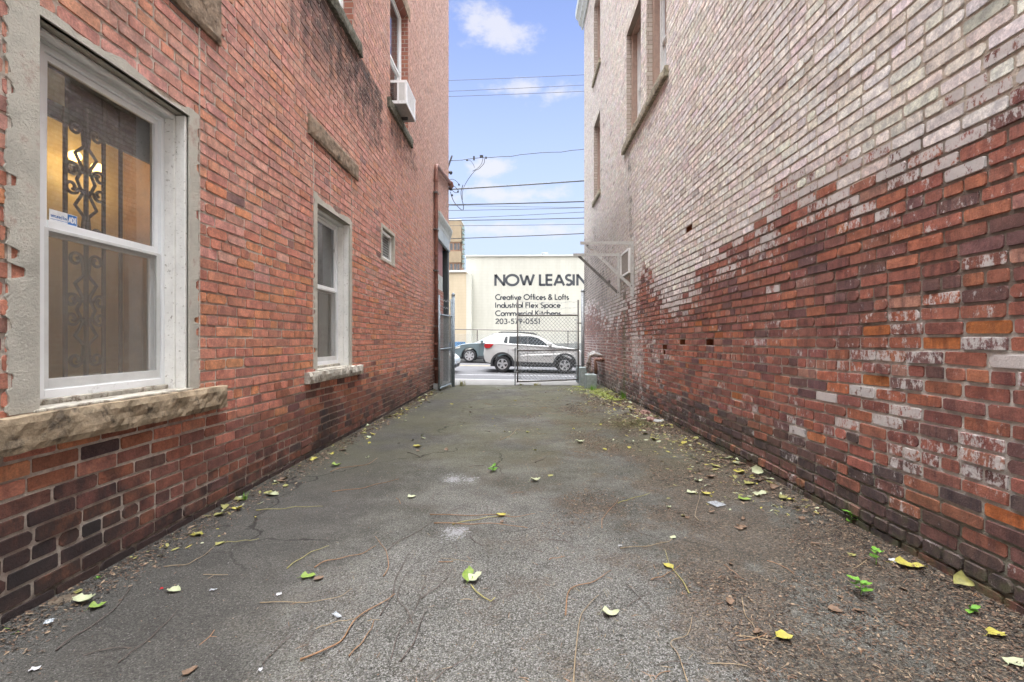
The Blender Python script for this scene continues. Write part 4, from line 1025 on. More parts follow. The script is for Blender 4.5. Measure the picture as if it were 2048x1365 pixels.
b = MB(); pj = on_y(1107, 560, YW).x; b.box(pj - .015, pj + .015, YW - .004, YW + .01, zb, topz - .01); child(b.build('movement_joint', simple('joint_shadow', (.52, .51, .44))), pb)
b = MB(); t_ = [('NOW LEASING', 989.6, 1199, 549.5, 572, .215), ('Creative Offices & Lofts', 989.8, 1137, 589.3, 600.2, .195), ('Industrial Flex Space', 990, 1120.5, 605.5, 616, .195),
                ('Commercial Kitchens', 989.8, 1121.5, 621.5, 632.3, .195), ('203-579-0551', 990, 1080, 637.8, 648.4, .195)]
for s, xa, xb, ya, yb, wt in t_:
    p0 = on_y(xa, yb, YW); p1 = on_y(xb, yb, YW); h = on_y(xa, ya, YW).z - p0.z
    text_mesh(b, s, (p0.x + .05, YW, p0.z), (1, 0, 0), (0, 0, 1), (0, -1, 0), h, p1.x - p0.x - .05, wt, .006)
child(b.build('lettering', M['lettering'], fix=False), pb)
b = MB(); q = on_y(1085, 513, YW + 2); b.tube([(q.x, YW + 2, topz - .5), (q.x, YW + 2, topz + .62)], .035, 8); b.tube([(q.x - .05, YW + 2, topz + .60), (q.x + .38, YW + 2, topz + .62)], .03, 8)
b.box(q.x + .2, q.x + .45, YW + 1.9, YW + 2.1, topz + .55, topz + .60); b.box(q.x - .1, q.x + .08, YW + 1.95, YW + 2.05, topz + .52, topz + .6)
tag(b.build('roof_light', M['galv']), 'small grey pole light on the cream building roof', 'roof light')
# lower buff wing
Y2 = 32.2; z2 = on_y(915, 545, Y2).z; xr2 = on_y(932.5, 560, Y2).x
pw = empty('low_building', (-9, Y2, 0), label='lower buff building with white coping left of the lettered wall', cat='building'); bpy.context.view_layer.update()
b = MB(); b.box(-40, xr2, Y2, Y2 + 12, .0, z2); child(b.build('wall', M['tan_block']), pw)
b = MB(); b.box(-40, xr2 + .05, Y2 - .08, Y2 + 12, z2, z2 + .14); child(b.build('coping', M['coping']), pw)
b = MB(); b.box(xr2 - .0, xr2 + .35, Y2 + .003, YW - .01, 0, z2 - .1); child(b.build('corner_pier', M['cream_block']), pw)
# blue boards at its foot
q0 = on_y(880, 697, 31.5); q1 = on_y(931, 684, 31.5)
b = MB(); b.box(q0.x, q1.x, 31.45, 31.5, q0.z - .8, q1.z); o = b.build('blue_board', M['bb'] if 'bb' in M else simple('blue_mural_board', (.04, .16, .34), .6, var=.5, scale=5, dirt=(.35, .42, .5), dirt_amt=.15, dscale=7)); tag(o, 'low blue painted board behind the teal car', 'board')
# yellow office tower
YT = 62.0
M['ybrick'] = simple('yellow_brick_cladding', (.27, .21, .14), .85, var=.10, scale=2.0); M['ybrick_b'] = simple('brown_brick_band', (.25, .15, .10), .85, var=.1, scale=2.0)
tw = empty('office_tower', (-9, YT, 0), label='yellow brick office block with brown window bands far behind the low building', cat='building'); bpy.context.view_layer.update()
xa, xc = on_y(870, 450, YT).x, on_y(922, 450, YT).x
def tz(py): return on_y(900, py, YT).z
sd_ = 5.2 / 6.0
def tower_prism(b, z0_, z1_, ins=0):
    # street face and a chamfered face turning away to the right
    p = [(xa, YT + ins), (xc - ins, YT + ins), (on_y(928, 450, YT + 3.5).x - ins, YT + 3.5), (on_y(927, 450, YT + 12).x, YT + 12), (xa, YT + 12)]
    b.prism(p, 'z', z0_, z1_)
b = MB(); tower_prism(b, tz(484), tz(441)); tower_prism(b, tz(525), tz(503)); tower_prism(b, 0, tz(541)); child(b.build('wall', M['ybrick']), tw)
b = MB(); tower_prism(b, tz(503), tz(484), .12); tower_prism(b, tz(541), tz(525), .12); child(b.build('window_band', M['ybrick_b']), tw)
for (pa, pb_) in ((487, 500), (528, 541)):
    for (u0, u1) in ((900, 905), (908, 913), (914.5, 919)):
        b = MB(); b.box(on_y(u0, pa, YT).x, on_y(u1, pa, YT).x, YT + .08, YT + .11, tz(pb_), tz(pa)); child(b.build('window', M['glass_dark']), tw)
b = MB(); ex = on_y(924, 450, YT).x
for k in range(9):
    z = tz(535) + k * (tz(448) - tz(535)) / 9; b.box(ex, ex + .22, YT + .4, YT + 1.6, z, z + .45)
child(b.build('bay_window', simple('green_glass_bays', (.20, .27, .27), .3)), tw)
b = MB(); tower_prism(b, tz(441), tz(439.6), -.06); child(b.build('parapet', M['coping']), tw)
# ------------------------------------------------------------------ chain link helper
def chainlink(mb, p0, p1, z0, z1, pitch=.075, r=.0030, sides=3, zfun=None):
    """two families of diagonal wires between the vertical lines over p0 and p1"""
    p0 = Vector(p0); p1 = Vector(p1); L = (p1 - p0).length; u = (p1 - p0) / L; H = z1 - z0
    off = Vector((-u.y, u.x, 0)) * r * 1.2
    n = int((L + H) / pitch) + 1
    for k in range(n + 1):
        s = k * pitch
        # rising right
        a0 = max(0, s - H); z_0 = H - (s - a0) if s > H or True else 0
        x_a, z_a = (s - H, 0) if s > H else (0, H - s)
        x_b, z_b = (s, H) if s < L else (L, H - (s - L))
        if z_b > z_a + .01 and x_b > x_a:
            A = p0 + u * x_a; B = p0 + u * x_b
            mb.tube([(A.x + off.x, A.y + off.y, z0 + z_a), (B.x + off.x, B.y + off.y, z0 + z_b)], r, sides, False)
            mb.tube([(A.x - off.x, A.y - off.y, z0 + H - z_a), (B.x - off.x, B.y - off.y, z0 + H - z_b)], r, sides, False)
# fence across the street
YF = 29.6
fz = lambda px, py: on_y(px, py, YF)
fn = empty('chainlink_fence', (0, YF, 0), label='low chain link fence with dark posts in front of the cream wall', cat='fence'); bpy.context.view_layer.update()
a_, c_ = fz(905, 659), fz(1168, 663); k = (c_.z - a_.z) / (c_.x - a_.x)
def ftop(x): return a_.z + (x - a_.x) * k
b = MB(); b.tube([(-14, YF, ftop(-14)), (14, YF, ftop(14))], .028, 8); child(b.build('top_rail', M['rust_steel']), fn)
xp = fz(954.5, 680).x; st_ = fz(1136, 680).x - xp
for i in range(-3, 5):
    x = xp + i * st_ / 1.0 if abs(i) < 2 else xp + i * st_
    b = MB(); b.tube([(x, YF, .0), (x, YF, ftop(x) + .02)], .032, 8); child(b.build('post', M['rust_steel']), fn)
b = MB(); chainlink(b, (-12, YF + .04, 0), (12, YF + .04, 0), .15, ftop(12) - .03, .13, .005); child(b.build('wire_mesh', M['galv']), fn)
# ------------------------------------------------------------------ alley gates
def gate(name_lab, A, B, zA, zB, top, mid, barb, rail_m, pitch, both_rods):
    """A free end, B hinge end: (x,y); zA,zB frame bottom; top height above bottom"""
    g = empty('chainlink_gate', (B[0], B[1], 0), label=name_lab, cat='gate', group='chain link gate leaves'); bpy.context.view_layer.update()
    A = Vector((*A, 0)); B = Vector((*B, 0)); u = (B - A).normalized()
    def P(s, z): q = A + (B - A) * s; return (q.x, q.y, z + zA + (zB - zA) * s)
    b = MB(); r = .024
    b.tube([P(0, -.0), P(0, barb)], r, 10); b.tube([P(1, 0), P(1, barb - .02)], r, 10)
    b.tube([P(0, .02), P(1, .02)], r * .9, 10); b.tube([P(0, top), P(1, top)], r * .9, 10)
    if mid: b.tube([P(0, mid), P(1, mid)], r * .85, 10)
    child(b.build('frame', M[rail_m], smooth=True), g)
    b = MB(); L = (B - A).length
    n0 = A + u * .05; n1 = B - u * .05
    chainlink(b, (n0.x, n0.y, 0), (n1.x, n1.y, 0), max(zA, zB) + .03, min(zA, zB) + top - .02, pitch, .0052); child(b.build('wire_mesh', M['wire' if mid < .9 else 'galv']), g)
    for s in (.035, .965):
        b = MB(); b.tube([P(s, .05), P(s, top - .03)], .010, 6)
        for k in range(6): zz = .12 + k * (top - .25) / 5; b.tube([P(s - .035 if s > .5 else s - .035, zz), P(s + .035, zz)], .012, 6)
        child(b.build('tension_bar', M['galv']), g)
    for k, zz in enumerate((barb - .06, (barb + top) / 2, top + .06)):
        b = MB(); n = 14; pts = [P(i / n, zz - .05 * math.sin(math.pi * i / n) + .015 * math.sin(i * 2.3 + k)) for i in range(n + 1)]
        b.tube(pts, .0035, 4)
        for i in range(1, n): p = Vector(pts[i]); b.tube([p + Vector((-.012, 0, .02)), p + Vector((.012, 0, -.02))], .003, 3); b.tube([p + Vector((.012, 0, .02)), p + Vector((-.012, 0, -.02))], .003, 3)
        child(b.build('barbed_wire', M['galv']), g)
    return g, P
gr, P = gate('right chain link gate leaf swung across the alley mouth', (-.09, 12.5), (1.60, 12.9), .075, .10, 1.82, .86, 2.27, 'rust_steel', .105, True)
b = MB(); q = P(0, 0); b.tube([(q[0] - .07, q[1], .0), (q[0] - .07, q[1], 1.02)], .018, 8)
for zz in (.35, .95): b.box(q[0] - .10, q[0] + .02, q[1] - .03, q[1] + .03, zz, zz + .035)
child(b.build('drop_rod', M['galv']), gr)
b = MB()
for zz in (.14, 1.60): p1 = P(1, zz); b.tube([(p1[0] - .03, p1[1], p1[2]), (1.74, 12.95, p1[2])], .018, 8)
child(b.build('hinge', M['rust_steel']), gr)
gl, P2 = gate('left chain link gate leaf folded against the left building', (-1.955, 10.95), (-1.83, 12.05), .05, .07, 1.78, .95, 2.25, 'galv_blue', .06, False)
def post(x, y, h, r, lab, m='galv'):
    g = empty('fence_post', (x, y, 0), label=lab, cat='post', group='gate posts'); bpy.context.view_layer.update()
    b = MB(); b.tube([(x, y, -.02), (x, y, h)], r, 14); child(b.build('shaft', M[m], smooth=True), g)
    b = MB(); b.tube([(x, y, h), (x, y, h + .02), (x, y, h + .055), (x, y, h + .075)], [r * 1.15, r * 1.2, r * .9, r * .2], 14); child(b.build('cap', M[m], smooth=True), g)
    return g
post(1.735, 12.95, 2.58, .048, 'tall grey gate post beside the right wall')
post(-1.79, 12.12, 2.40, .042, 'grey gate post beside the left building', 'galv_blue')
# ------------------------------------------------------------------ concrete blocks and pipework by the right wall
def cblock(cx, cy, w, d, h, lab, seed):
    b = MB(); b.box(cx - w / 2, cx + w / 2, cy - d / 2, cy + d / 2, -.02, h)
    o = b.build('concrete_block', M['block'], bevel=.03, seg=3); tag(o, lab, 'concrete block', 'grey concrete blocks by the gate'); return o
p = on_ground(1183, 779); cblock(p.x, p.y + .16, .27, .32, .37, 'nearest square blue grey concrete block beside the right wall', 1)
p = on_ground(1169, 774); cblock(p.x, p.y + .30, .20, .30, .50, 'middle concrete block standing against the gate post', 2)
p = on_ground(1160, 765); cblock(p.x, p.y + .2, .17, .25, .44, 'farthest concrete block, beyond the gate post', 3)
gp = empty('pipe_manifold', (1.95, 12.4, .3), label='rusty tangle of gas pipes and valves fixed low on the right wall', cat='pipework'); bpy.context.view_layer.update()
rng = random.Random(4)
M['pipe_rust'] = simple('rust_flaked_pipe', (.17, .115, .085), .8, var=.4, scale=30, dirt=(.27, .275, .26), dirt_amt=.45, dscale=25)
M['pipe_grey'] = simple('grey_pipe_paint', (.38, .40, .40), .6, var=.2, scale=30, dirt=(.28, .14, .08), dirt_amt=.2, dscale=25)
for k in range(5):
    b = MB(); yy = 12.0 + k * .17; xx = 1.80 + k * .02
    pts = [(XR - .02, yy, .80 + .015 * k), (xx + .08, yy, .84 + .015 * k), (xx, yy, .80 + .015 * k), (xx - .03, yy, .66), (xx, yy, .42), (xx + .02, yy, .28)]
    b.tube(pts, .038, 10); b.tube([(xx - .035, yy, .60), (xx - .035, yy, .67)], .055, 10); b.tube([(xx + .1, yy, .84 + .015 * k), (xx + .15, yy, .835 + .015 * k)], .052, 10)
    child(b.build('pipe', M['pipe_grey' if k % 2 else 'pipe_rust'], smooth=True), gp)
b = MB(); b.tube([(1.78, 11.98, .56), (1.80, 12.75, .56)], .045, 10); b.tube([(1.84, 11.98, .40), (1.86, 12.75, .40)], .045, 10); child(b.build('header', M['pipe_rust'], smooth=True), gp)
b = MB(); b.tube([(1.93, 11.9, .35), (1.92, 11.86, .60), (1.90, 11.86, .72), (XR, 11.88, .72)], .045, 10); b.tube([(XR - .12, 11.88, .72), (XR - .05, 11.88, .72)], .06, 10); child(b.build('riser', simple('orange_rust_pipe', (.19, .10, .07), .7, var=.3), smooth=True), gp)
for k in range(4):
    b = MB(); y_ = 12.08 + k * .17; b.tube([(1.74, y_, .50), (1.72, y_, .50)], .05, 10); b.tube([(1.79, y_, .50), (1.73, y_, .50)], .015, 6); child(b.build('valve', M['pipe_rust']), gp)
# ------------------------------------------------------------------ overhead cables
WIRES = [  # y at px 897, y at px 1168, distance, radius, wobble, label
 (161.5, 150, 17.6, .008, 0, 'topmost thin overhead wire against the open blue sky'),
 (183, 170.5, 17.6, .008, 0, 'second overhead wire from the top, upper of a close pair'),
 (193.5, 183, 17.6, .008, 0, 'third overhead wire from the top, lower of a close pair'),
 (322, 299, 16.9, .011, 1, 'wavy overhead wire with clamps and dangling loops'),
 (379.5, 362, 16.6, .026, 0, 'thick braided cable ending at the weather head'),
 (410, 403.5, 17.2, .022, 0, 'thick dark cable just below the braided one'),
 (411, 415.5, 21.0, .009, 0, 'faint thin wire sloping down to the right'),
 (421.5, 416, 17.6, .010, 0, 'thin wire just under the thick dark cable'),
 (437.5, 424.5, 17.9, .010, 0, 'thin wire rising most steeply to the right'),
 (441.5, 436.5, 17.4, .015, 0, 'medium dark wire crossing the steep thin one'),
 (452, 449, 17.9, .009, 0, 'thin grey wire second from the bottom'),
 (478, 467.5, 17.2, .016, 0, 'lowest dark overhead cable above the cream building')]
for (ya, yb, Y, r, wv_, lab) in WIRES:
    a = on_y(897, ya, Y); c = on_y(1168, yb, Y); k = (c.z - a.z) / (c.x - a.x); n = 120 if wv_ else 40
    x0 = a.x - .3 if 'ending' in lab else -22; pts = []
    for i in range(n + 1):
        x = x0 + (22 - x0) * i / n; z = a.z + (x - a.x) * k + .0012 * (x - a.x) * (x - c.x)
        if wv_: z += .018 * math.sin(x * 3.1) + .012 * math.sin(x * 7.3 + 1)
        pts.append((x, Y, z))
    if 'ending' in lab: pts = [(XL + .06, 13.75, a.z + .06)] + pts
    b = MB(); b.tube(pts, r, 6); tag(b.build('overhead_wire', M['cable_grey'] if r > .024 else M['black']), lab, 'cable', 'wires over the street')
def drop(name, pts, r, Y, lab, extra=()):
    b = MB(); P3 = [on_y(px, py, Y) for px, py in pts]
    fine = []
    for i in range(len(P3) - 1):
        p0 = P3[max(0, i - 1)]; p1 = P3[i]; p2 = P3[i + 1]; p3 = P3[min(len(P3) - 1, i + 2)]
        for j in range(5):
            t = j / 5; fine.append(.5 * ((2 * p1) + (-p0 + p2) * t + (2 * p0 - 5 * p1 + 4 * p2 - p3) * t * t + (-p0 + 3 * p1 - 3 * p2 + p3) * t ** 3))
    fine.append(P3[-1]); b.tube(fine, r, 6)
    for (px, py, w_, h_) in extra:
        q = on_y(px, py, Y); b.box(q.x - w_, q.x + w_, Y - .03, Y + .03, q.z - h_, q.z + h_)
    tag(b.build(name, M['black']), lab, 'cable')
drop('service_wire', [(969, 317), (968, 327), (958, 338), (950, 342), (940, 354), (930, 370), (925, 385), (925, 400)], .010, 16.9, 'dark service wire looping down from the wavy overhead wire', [(948, 317, .03, .07), (963, 313, .06, .035), (972, 316, .03, .03)])
drop('service_wire', [(966, 316), (963, 328), (955, 337), (945, 343)], .009, 16.85, 'short upper loop of wire beside the longer hanging loop')
drop('service_wire', [(934, 321), (941, 322), (947, 330), (949, 336)], .008, 16.8, 'short dangling wire end with small clamp left of the loops', [(934, 321, .03, .02)])
drop('service_wire', [(901, 384), (903, 392), (908, 404), (916, 414), (925, 421), (927, 412), (924, 400), (922, 385), (926, 370)], .011, 14.2, 'lowest drooping wire loop under the weather head', [(904, 391, .03, .02)])
drop('service_wire', [(899, 360), (906, 359), (914, 364), (919, 371)], .008, 13.9, 'small wire arching out of the weather head')
drop('service_wire', [(899, 372), (907, 372), (913, 377), (917, 383), (911, 386), (903, 380)], .009, 13.9, 'tangle of wire loops at the braided cable end', [(918, 370, .02, .02), (916, 384, .02, .02)])
ins = empty('insulator_rack', (XL + .05, 13.62, 5.7), label='rack of dark insulators on the left building corner', cat='insulator'); bpy.context.view_layer.update()
for py in (346, 372, 378):
    q = on_y(898, py, 13.6); b = MB(); b.tube([(XL - .02, 13.55, q.z), (XL + .09, 13.6, q.z)], .035, 10); b.tube([(XL + .05, 13.6, q.z - .05), (XL + .05, 13.6, q.z + .05)], .028, 8); child(b.build('insulator', M['black'], smooth=True), ins)
# ------------------------------------------------------------------ vehicles
def car_paint(name, col, rough=.25):
    m, t, b, pos, o = mat(name)
    n = t.noise(pos, 4, 4); t.link(t.mix(n, tuple(x * .94 for x in col), tuple(min(1, x * 1.04) for x in col)), b.inputs['Base Color'])
    b.inputs['Roughness'].default_value = rough; b.inputs['Coat Weight'].default_value = .6; b.inputs['Coat Roughness'].default_value = .05; return m
M['p_white'] = car_paint('white_car_paint', (.42, .42, .41)); M['p_teal'] = car_paint('teal_grey_car_paint', (.085, .118, .128), .3); M['p_silver'] = car_paint('pale_blue_car_paint', (.50, .56, .60))
M['tail_red'] = simple('red_lamp_lens', (.38, .02, .025), .2, spec=.6); M['lamp_clear'] = simple('headlamp_lens', (.60, .58, .52), .12, spec=.8); M['amber'] = simple('amber_lens', (.6, .2, .03), .2)
M['seam'] = simple('panel_gap', (.06, .06, .06), .8); M['seat_dark'] = simple('car_cabin', (.03, .03, .03), .9)
def wheel(parent, x, y, r, out, rimr, spokes=5, width=.22):
    g = MB(); n = 32
    prof = [(-width / 2, rimr), (-width / 2, r - .03), (-width / 2 + .03, r), (width / 2 - .03, r), (width / 2, r - .03), (width / 2, rimr)]
    for i in range(n):
        a0, a1 = 2 * math.pi * i / n, 2 * math.pi * (i + 1) / n
        for (p, q) in zip(prof, prof[1:]):
            g.quad((p[1] * math.cos(a0), p[0], p[1] * math.sin(a0)), (p[1] * math.cos(a1), p[0], p[1] * math.sin(a1)), (q[1] * math.cos(a1), q[0], q[1] * math.sin(a1)), (q[1] * math.cos(a0), q[0], q[1] * math.sin(a0)))
    w = g.build('wheel', M['rubber'], smooth=False); w.parent = parent; w.location = (x, y, r)
    g = MB(); ys = out * (width / 2 - .012)
    def an(r0, r1, d0, d1):
        for i in range(n):
            a0, a1 = 2 * math.pi * i / n, 2 * math.pi * (i + 1) / n
            g.quad((r0 * math.cos(a0), ys + d0 * out, r0 * math.sin(a0)), (r0 * math.cos(a1), ys + d0 * out, r0 * math.sin(a1)), (r1 * math.cos(a1), ys + d1 * out, r1 * math.sin(a1)), (r1 * math.cos(a0), ys + d1 * out, r1 * math.sin(a0)))
    an(rimr, rimr - .025, .014, .006); an(rimr - .025, rimr - .028, .006, -.06)
    for k in range(spokes):
        a = 2 * math.pi * k / spokes + math.pi / 2
        for (w0, w1) in ((.040, .052),):
            c, s_ = math.cos(a), math.sin(a); r0, r1 = .04, rimr - .02
            v = []
            for (rr, ww, dd) in ((r0, w0, .004), (r1, w1, .006)):
                for sg in (-1, 1): v.append((rr * c - sg * ww * s_, ys + dd * out, rr * s_ + sg * ww * c))
                for sg in (-1, 1): v.append((rr * c - sg * ww * .8 * s_, ys - .04 * out, rr * s_ + sg * ww * .8 * c))
            g.mesh(v, [(0, 1, 5, 4), (0, 4, 6, 2), (1, 3, 7, 5)])
    an(.0001, .055, .010, .008); an(.055, .056, .008, -.03)
    o = g.build('rim', M['rim'], fix=False); o.parent = w
    g = MB(); g.poly([((rimr - .01) * math.cos(2 * math.pi * i / n), ys - .055 * out, (rimr - .01) * math.sin(2 * math.pi * i / n)) for i in range(n)]); o = g.build('brake', M['clad'], fix=False); o.parent = w
    return w
def make_car(kind, label, cat, name, paint, L, HW, wr, wxr, wxf, lower, green, dlo, sill, belt, roof_y, clad=True, spokes=5):
    """local frame: rear at x=0, front at x=L; y=-HW is the side towards the viewer before turning"""
    root = empty(name, (0, 0, 0), label=label, cat=cat)
    ar = wr + .075
    def arch(cx, base): return [(cx + ar * math.cos(R(a)), wr + ar * math.sin(R(a))) for a in range(int(base), 181 - int(base), 12)]
    ba = -math.degrees(math.asin(min(.9, (wr - sill) / ar)))
    def archpts(cx):
        a0, a1 = ba, 180 - ba; return [(cx + ar * math.cos(R(a0 + (a1 - a0) * i / 14)), wr + ar * math.sin(R(a0 + (a1 - a0) * i / 14))) for i in range(15)]
    poly = lower + archpts(wxf) + [(wxf - ar - .05, sill), (wxr + ar + .05, sill)] + archpts(wxr)
    b = MB(); b.prism(poly, 'y', -HW, HW)
    body = b.build('body', paint, bevel=.045, seg=3)
    for v in body.data.vertices:
        e = 0
        if v.co.x > L - .45: e = (v.co.x - (L - .45)) / .45
        if v.co.x < .3: e = (.3 - v.co.x) / .3 * .5
        v.co.y *= 1 - .16 * e * e
        if v.co.z > belt - .25 and abs(v.co.y) > .3: v.co.y *= 1 - .035 * (v.co.z - belt + .25) / .25
        if v.co.z < wr: v.co.y *= .985
    body.parent = root
    for p in body.data.polygons: p.use_smooth = False
    # greenhouse
    zb = min(z for x, z in green); zt = max(z for x, z in green)
    def yy(z, k=0): return (HW - .05 - (HW - .05 - roof_y) * max(0, (z - zb)) / (zt - zb)) + k
    b = MB(); n = len(green); vs = [(x, -yy(z), z) for x, z in green] + [(x, yy(z), z) for x, z in green]
    b.mesh(vs, [tuple(range(n))[::-1], tuple(range(n, 2 * n))] + [(i, (i + 1) % n, (i + 1) % n + n, i + n) for i in range(n)])
    o = b.build('cabin', paint, bevel=.03, seg=3); o.parent = root
    for s in (-1, 1):
        for w_, nm in dlo:
            b = MB(); b.poly([(x, s * yy(z, .006), z) for x, z in w_]); o = b.build('side_window', M['seat_dark'] if False else M['car_glass'], fix=False); o.parent = root
    return root, yy
M['car_glass'] = simple('dark_car_glass', (.02, .026, .03), .05, spec=1.0, var=.2, scale=3)
# --- white SUV, driving right, near lane
low = [(.10, .42), (.03, .58), (.0, .80), (.03, 1.0), (.06, 1.22), (.22, 1.27), (3.12, 1.15), (3.45, 1.125), (3.95, 1.05), (4.22, .96), (4.36, .82), (4.40, .62), (4.36, .45), (4.22, .33)]
grn = [(.05, 1.2), (3.22, 1.12), (2.9, 1.30), (2.42, 1.55), (2.15, 1.62), (1.5, 1.67), (.95, 1.68), (.50, 1.66), (.36, 1.60), (.20, 1.42)]
dlo = [([(.86, 1.29), (.93, 1.24), (1.02, 1.205), (1.03, 1.53), (.93, 1.54)], 'q'), ([(1.08, 1.20), (1.87, 1.165), (1.87, 1.565), (1.10, 1.545)], 'r'),
       ([(1.93, 1.163), (2.82, 1.145), (2.55, 1.37), (2.30, 1.50), (2.06, 1.56), (1.93, 1.568)], 'f')]
suv, syy = make_car('suv', 'white compact SUV with black cladding driving past the alley mouth', 'car', 'sport_utility_vehicle', M['p_white'], 4.40, .90, .35, .826, 3.50, low, grn, dlo, .34, 1.15, .62)
def extra(root, name, m, fn, label=None, smooth=False, bevel=0, fix=True):
    b = MB(); fn(b); o = b.build(name, m, smooth=smooth, bevel=bevel, fix=fix); o.parent = root
    if label: o['label'] = label
    return o
HW = .90
for s in (-1, 1):
    for cx in (.826, 3.50):
        def f(b, cx=cx, s=s):
            ri, ro = .425, .515
            for i in range(16):
                a0, a1 = R(-8 + 196 * i / 16), R(-8 + 196 * (i + 1) / 16)
                p = [(cx + ri * math.cos(a0), .35 + ri * math.sin(a0)), (cx + ro * math.cos(a0), .35 + ro * math.sin(a0)), (cx + ro * math.cos(a1), .35 + ro * math.sin(a1)), (cx + ri * math.cos(a1), .35 + ri * math.sin(a1))]
                k = 1.0 if cx < 2 else .99
                b.prism(p, 'y', s * (HW * .97), s * (HW + .022))
        extra(suv, 'wheel_arch', M['clad'], f)
    extra(suv, 'sill', M['clad'], lambda b, s=s: b.prism([(1.30, .30), (3.02, .30), (3.02, .44), (1.30, .48)], 'y', s * HW * .9, s * (HW + .015)), bevel=.008)
    for x in (1.06, 1.90, 3.02):
        extra(suv, 'door_seam', M['seam'], lambda b, s=s, x=x: b.box(x, x + .012, s * (HW - .03), s * (HW + .004), .48, 1.12 if x > 1.1 else 1.0))
    for x in (1.22, 2.05):
        extra(suv, 'door_handle', M['p_white'], lambda b, s=s, x=x: b.box(x, x + .17, s * (HW - .01), s * (HW + .03), .99, 1.025), bevel=.008)
    extra(suv, 'window_trim', M['clad'], lambda b, s=s: b.box(1.865, 1.935, s * (syy(1.36) - .02), s * (syy(1.36) + .008), 1.2, 1.22) or b.poly([(1.87, s * (syy(1.165) + .008), 1.165), (1.93, s * (syy(1.165) + .008), 1.163), (1.93, s * (syy(1.567) + .008), 1.567), (1.87, s * (syy(1.567) + .008), 1.567)]), fix=False)
    extra(suv, 'roof_rail', M['clad'], lambda b, s=s: b.tube([(.62, s * .60, 1.68), (.72, s * .61, 1.735), (1.6, s * .62, 1.745), (2.15, s * .61, 1.70), (2.3, s * .60, 1.65)], .018, 8), smooth=True)
    extra(suv, 'wing_mirror', M['p_white'], lambda b, s=s: b.box(2.78, 2.94, s * .86, s * 1.04, 1.14, 1.28), bevel=.04)
    extra(suv, 'tail_lamp', M['tail_red'], lambda b, s=s: b.prism([(.02, 1.13), (.06, 1.22), (.44, 1.20), (.36, 1.10), (.26, 1.02), (.08, 1.02)], 'y', s * .74, s * .895), bevel=.01)
    extra(suv, 'headlamp', M['lamp_clear'], lambda b, s=s: b.prism([(4.02, .98), (4.30, .90), (4.34, .82), (4.1, .86)], 'y', s * .60, s * .835), bevel=.01)
    extra(suv, 'side_marker', M['amber'], lambda b, s=s: b.prism([(4.10, .94), (4.18, .92), (4.14, .86), (4.06, .88)], 'y', s * .80, s * .855))
    extra(suv, 'badge', M['clad'], lambda b, s=s: b.box(2.55, 2.90, s * .88, s * .906, .715, .74))
    for cx in (.826, 3.50): wheel(suv, cx, s * (HW - .11), .35, s, .225)
extra(suv, 'rear_bumper', M['clad'], lambda b: b.prism([(-.03, .62), (.0, .46), (.28, .34), (.40, .36), (.38, .60), (.1, .64)], 'y', -.84, .84), bevel=.02)
extra(suv, 'front_bumper', M['clad'], lambda b: b.prism([(4.42, .56), (4.40, .38), (4.2, .27), (3.98, .30), (3.97, .50), (4.2, .56)], 'y', -.80, .80), bevel=.02)
extra(suv, 'underbody', M['clad'], lambda b: b.box(.3, 4.1, -.7, .7, .24, .5))
extra(suv, 'tailgate_glass', M['car_glass'], lambda b: b.poly([(.075, -.66, 1.26), (.075, .66, 1.26), (.395, .58, 1.60), (.395, -.58, 1.60)]), fix=False)
extra(suv, 'windscreen', M['car_glass'], lambda b: b.poly([(3.17, -.74, 1.165), (3.17, .74, 1.165), (2.46, .60, 1.56), (2.46, -.60, 1.56)]), fix=False)
extra(suv, 'spoiler', M['p_white'], lambda b: b.prism([(.34, 1.60), (.56, 1.62), (.60, 1.70), (.34, 1.665)], 'y', -.6, .6), bevel=.012)
ry = 19.75; rx = on_y(1005, 746, ry).x - .826
p0 = Vector((rx, ry + HW, 0)); suv.location = (rx, ry + HW, road_z(rx + 2.2, ry + .8) + .035); suv.rotation_euler = (R(0), R(.9), R(-.8))
# --- teal crossover, parked on the far side, facing left
low2 = [(.10, .42), (.02, .60), (.0, .85), (.06, 1.12), (.28, 1.22), (3.05, 1.06), (3.45, 1.04), (3.95, .97), (4.30, .84), (4.48, .68), (4.52, .50), (4.44, .34), (4.25, .27)]
grn2 = [(.15, 1.1), (3.30, 1.03), (2.95, 1.22), (2.45, 1.46), (2.1, 1.57), (1.5, 1.62), (.9, 1.60), (.5, 1.52)]
dlo2 = [([(1.0, 1.16), (1.9, 1.12), (1.9, 1.50), (1.05, 1.47)], 'r'), ([(1.96, 1.118), (2.88, 1.09), (2.6, 1.28), (2.25, 1.45), (1.96, 1.50)], 'f')]
tc_, tyy = make_car('x', 'teal grey crossover parked across the street, partly behind the white SUV', 'car', 'crossover_car', M['p_teal'], 4.52, .90, .35, .85, 3.55, low2, grn2, dlo2, .27, 1.08, .60)
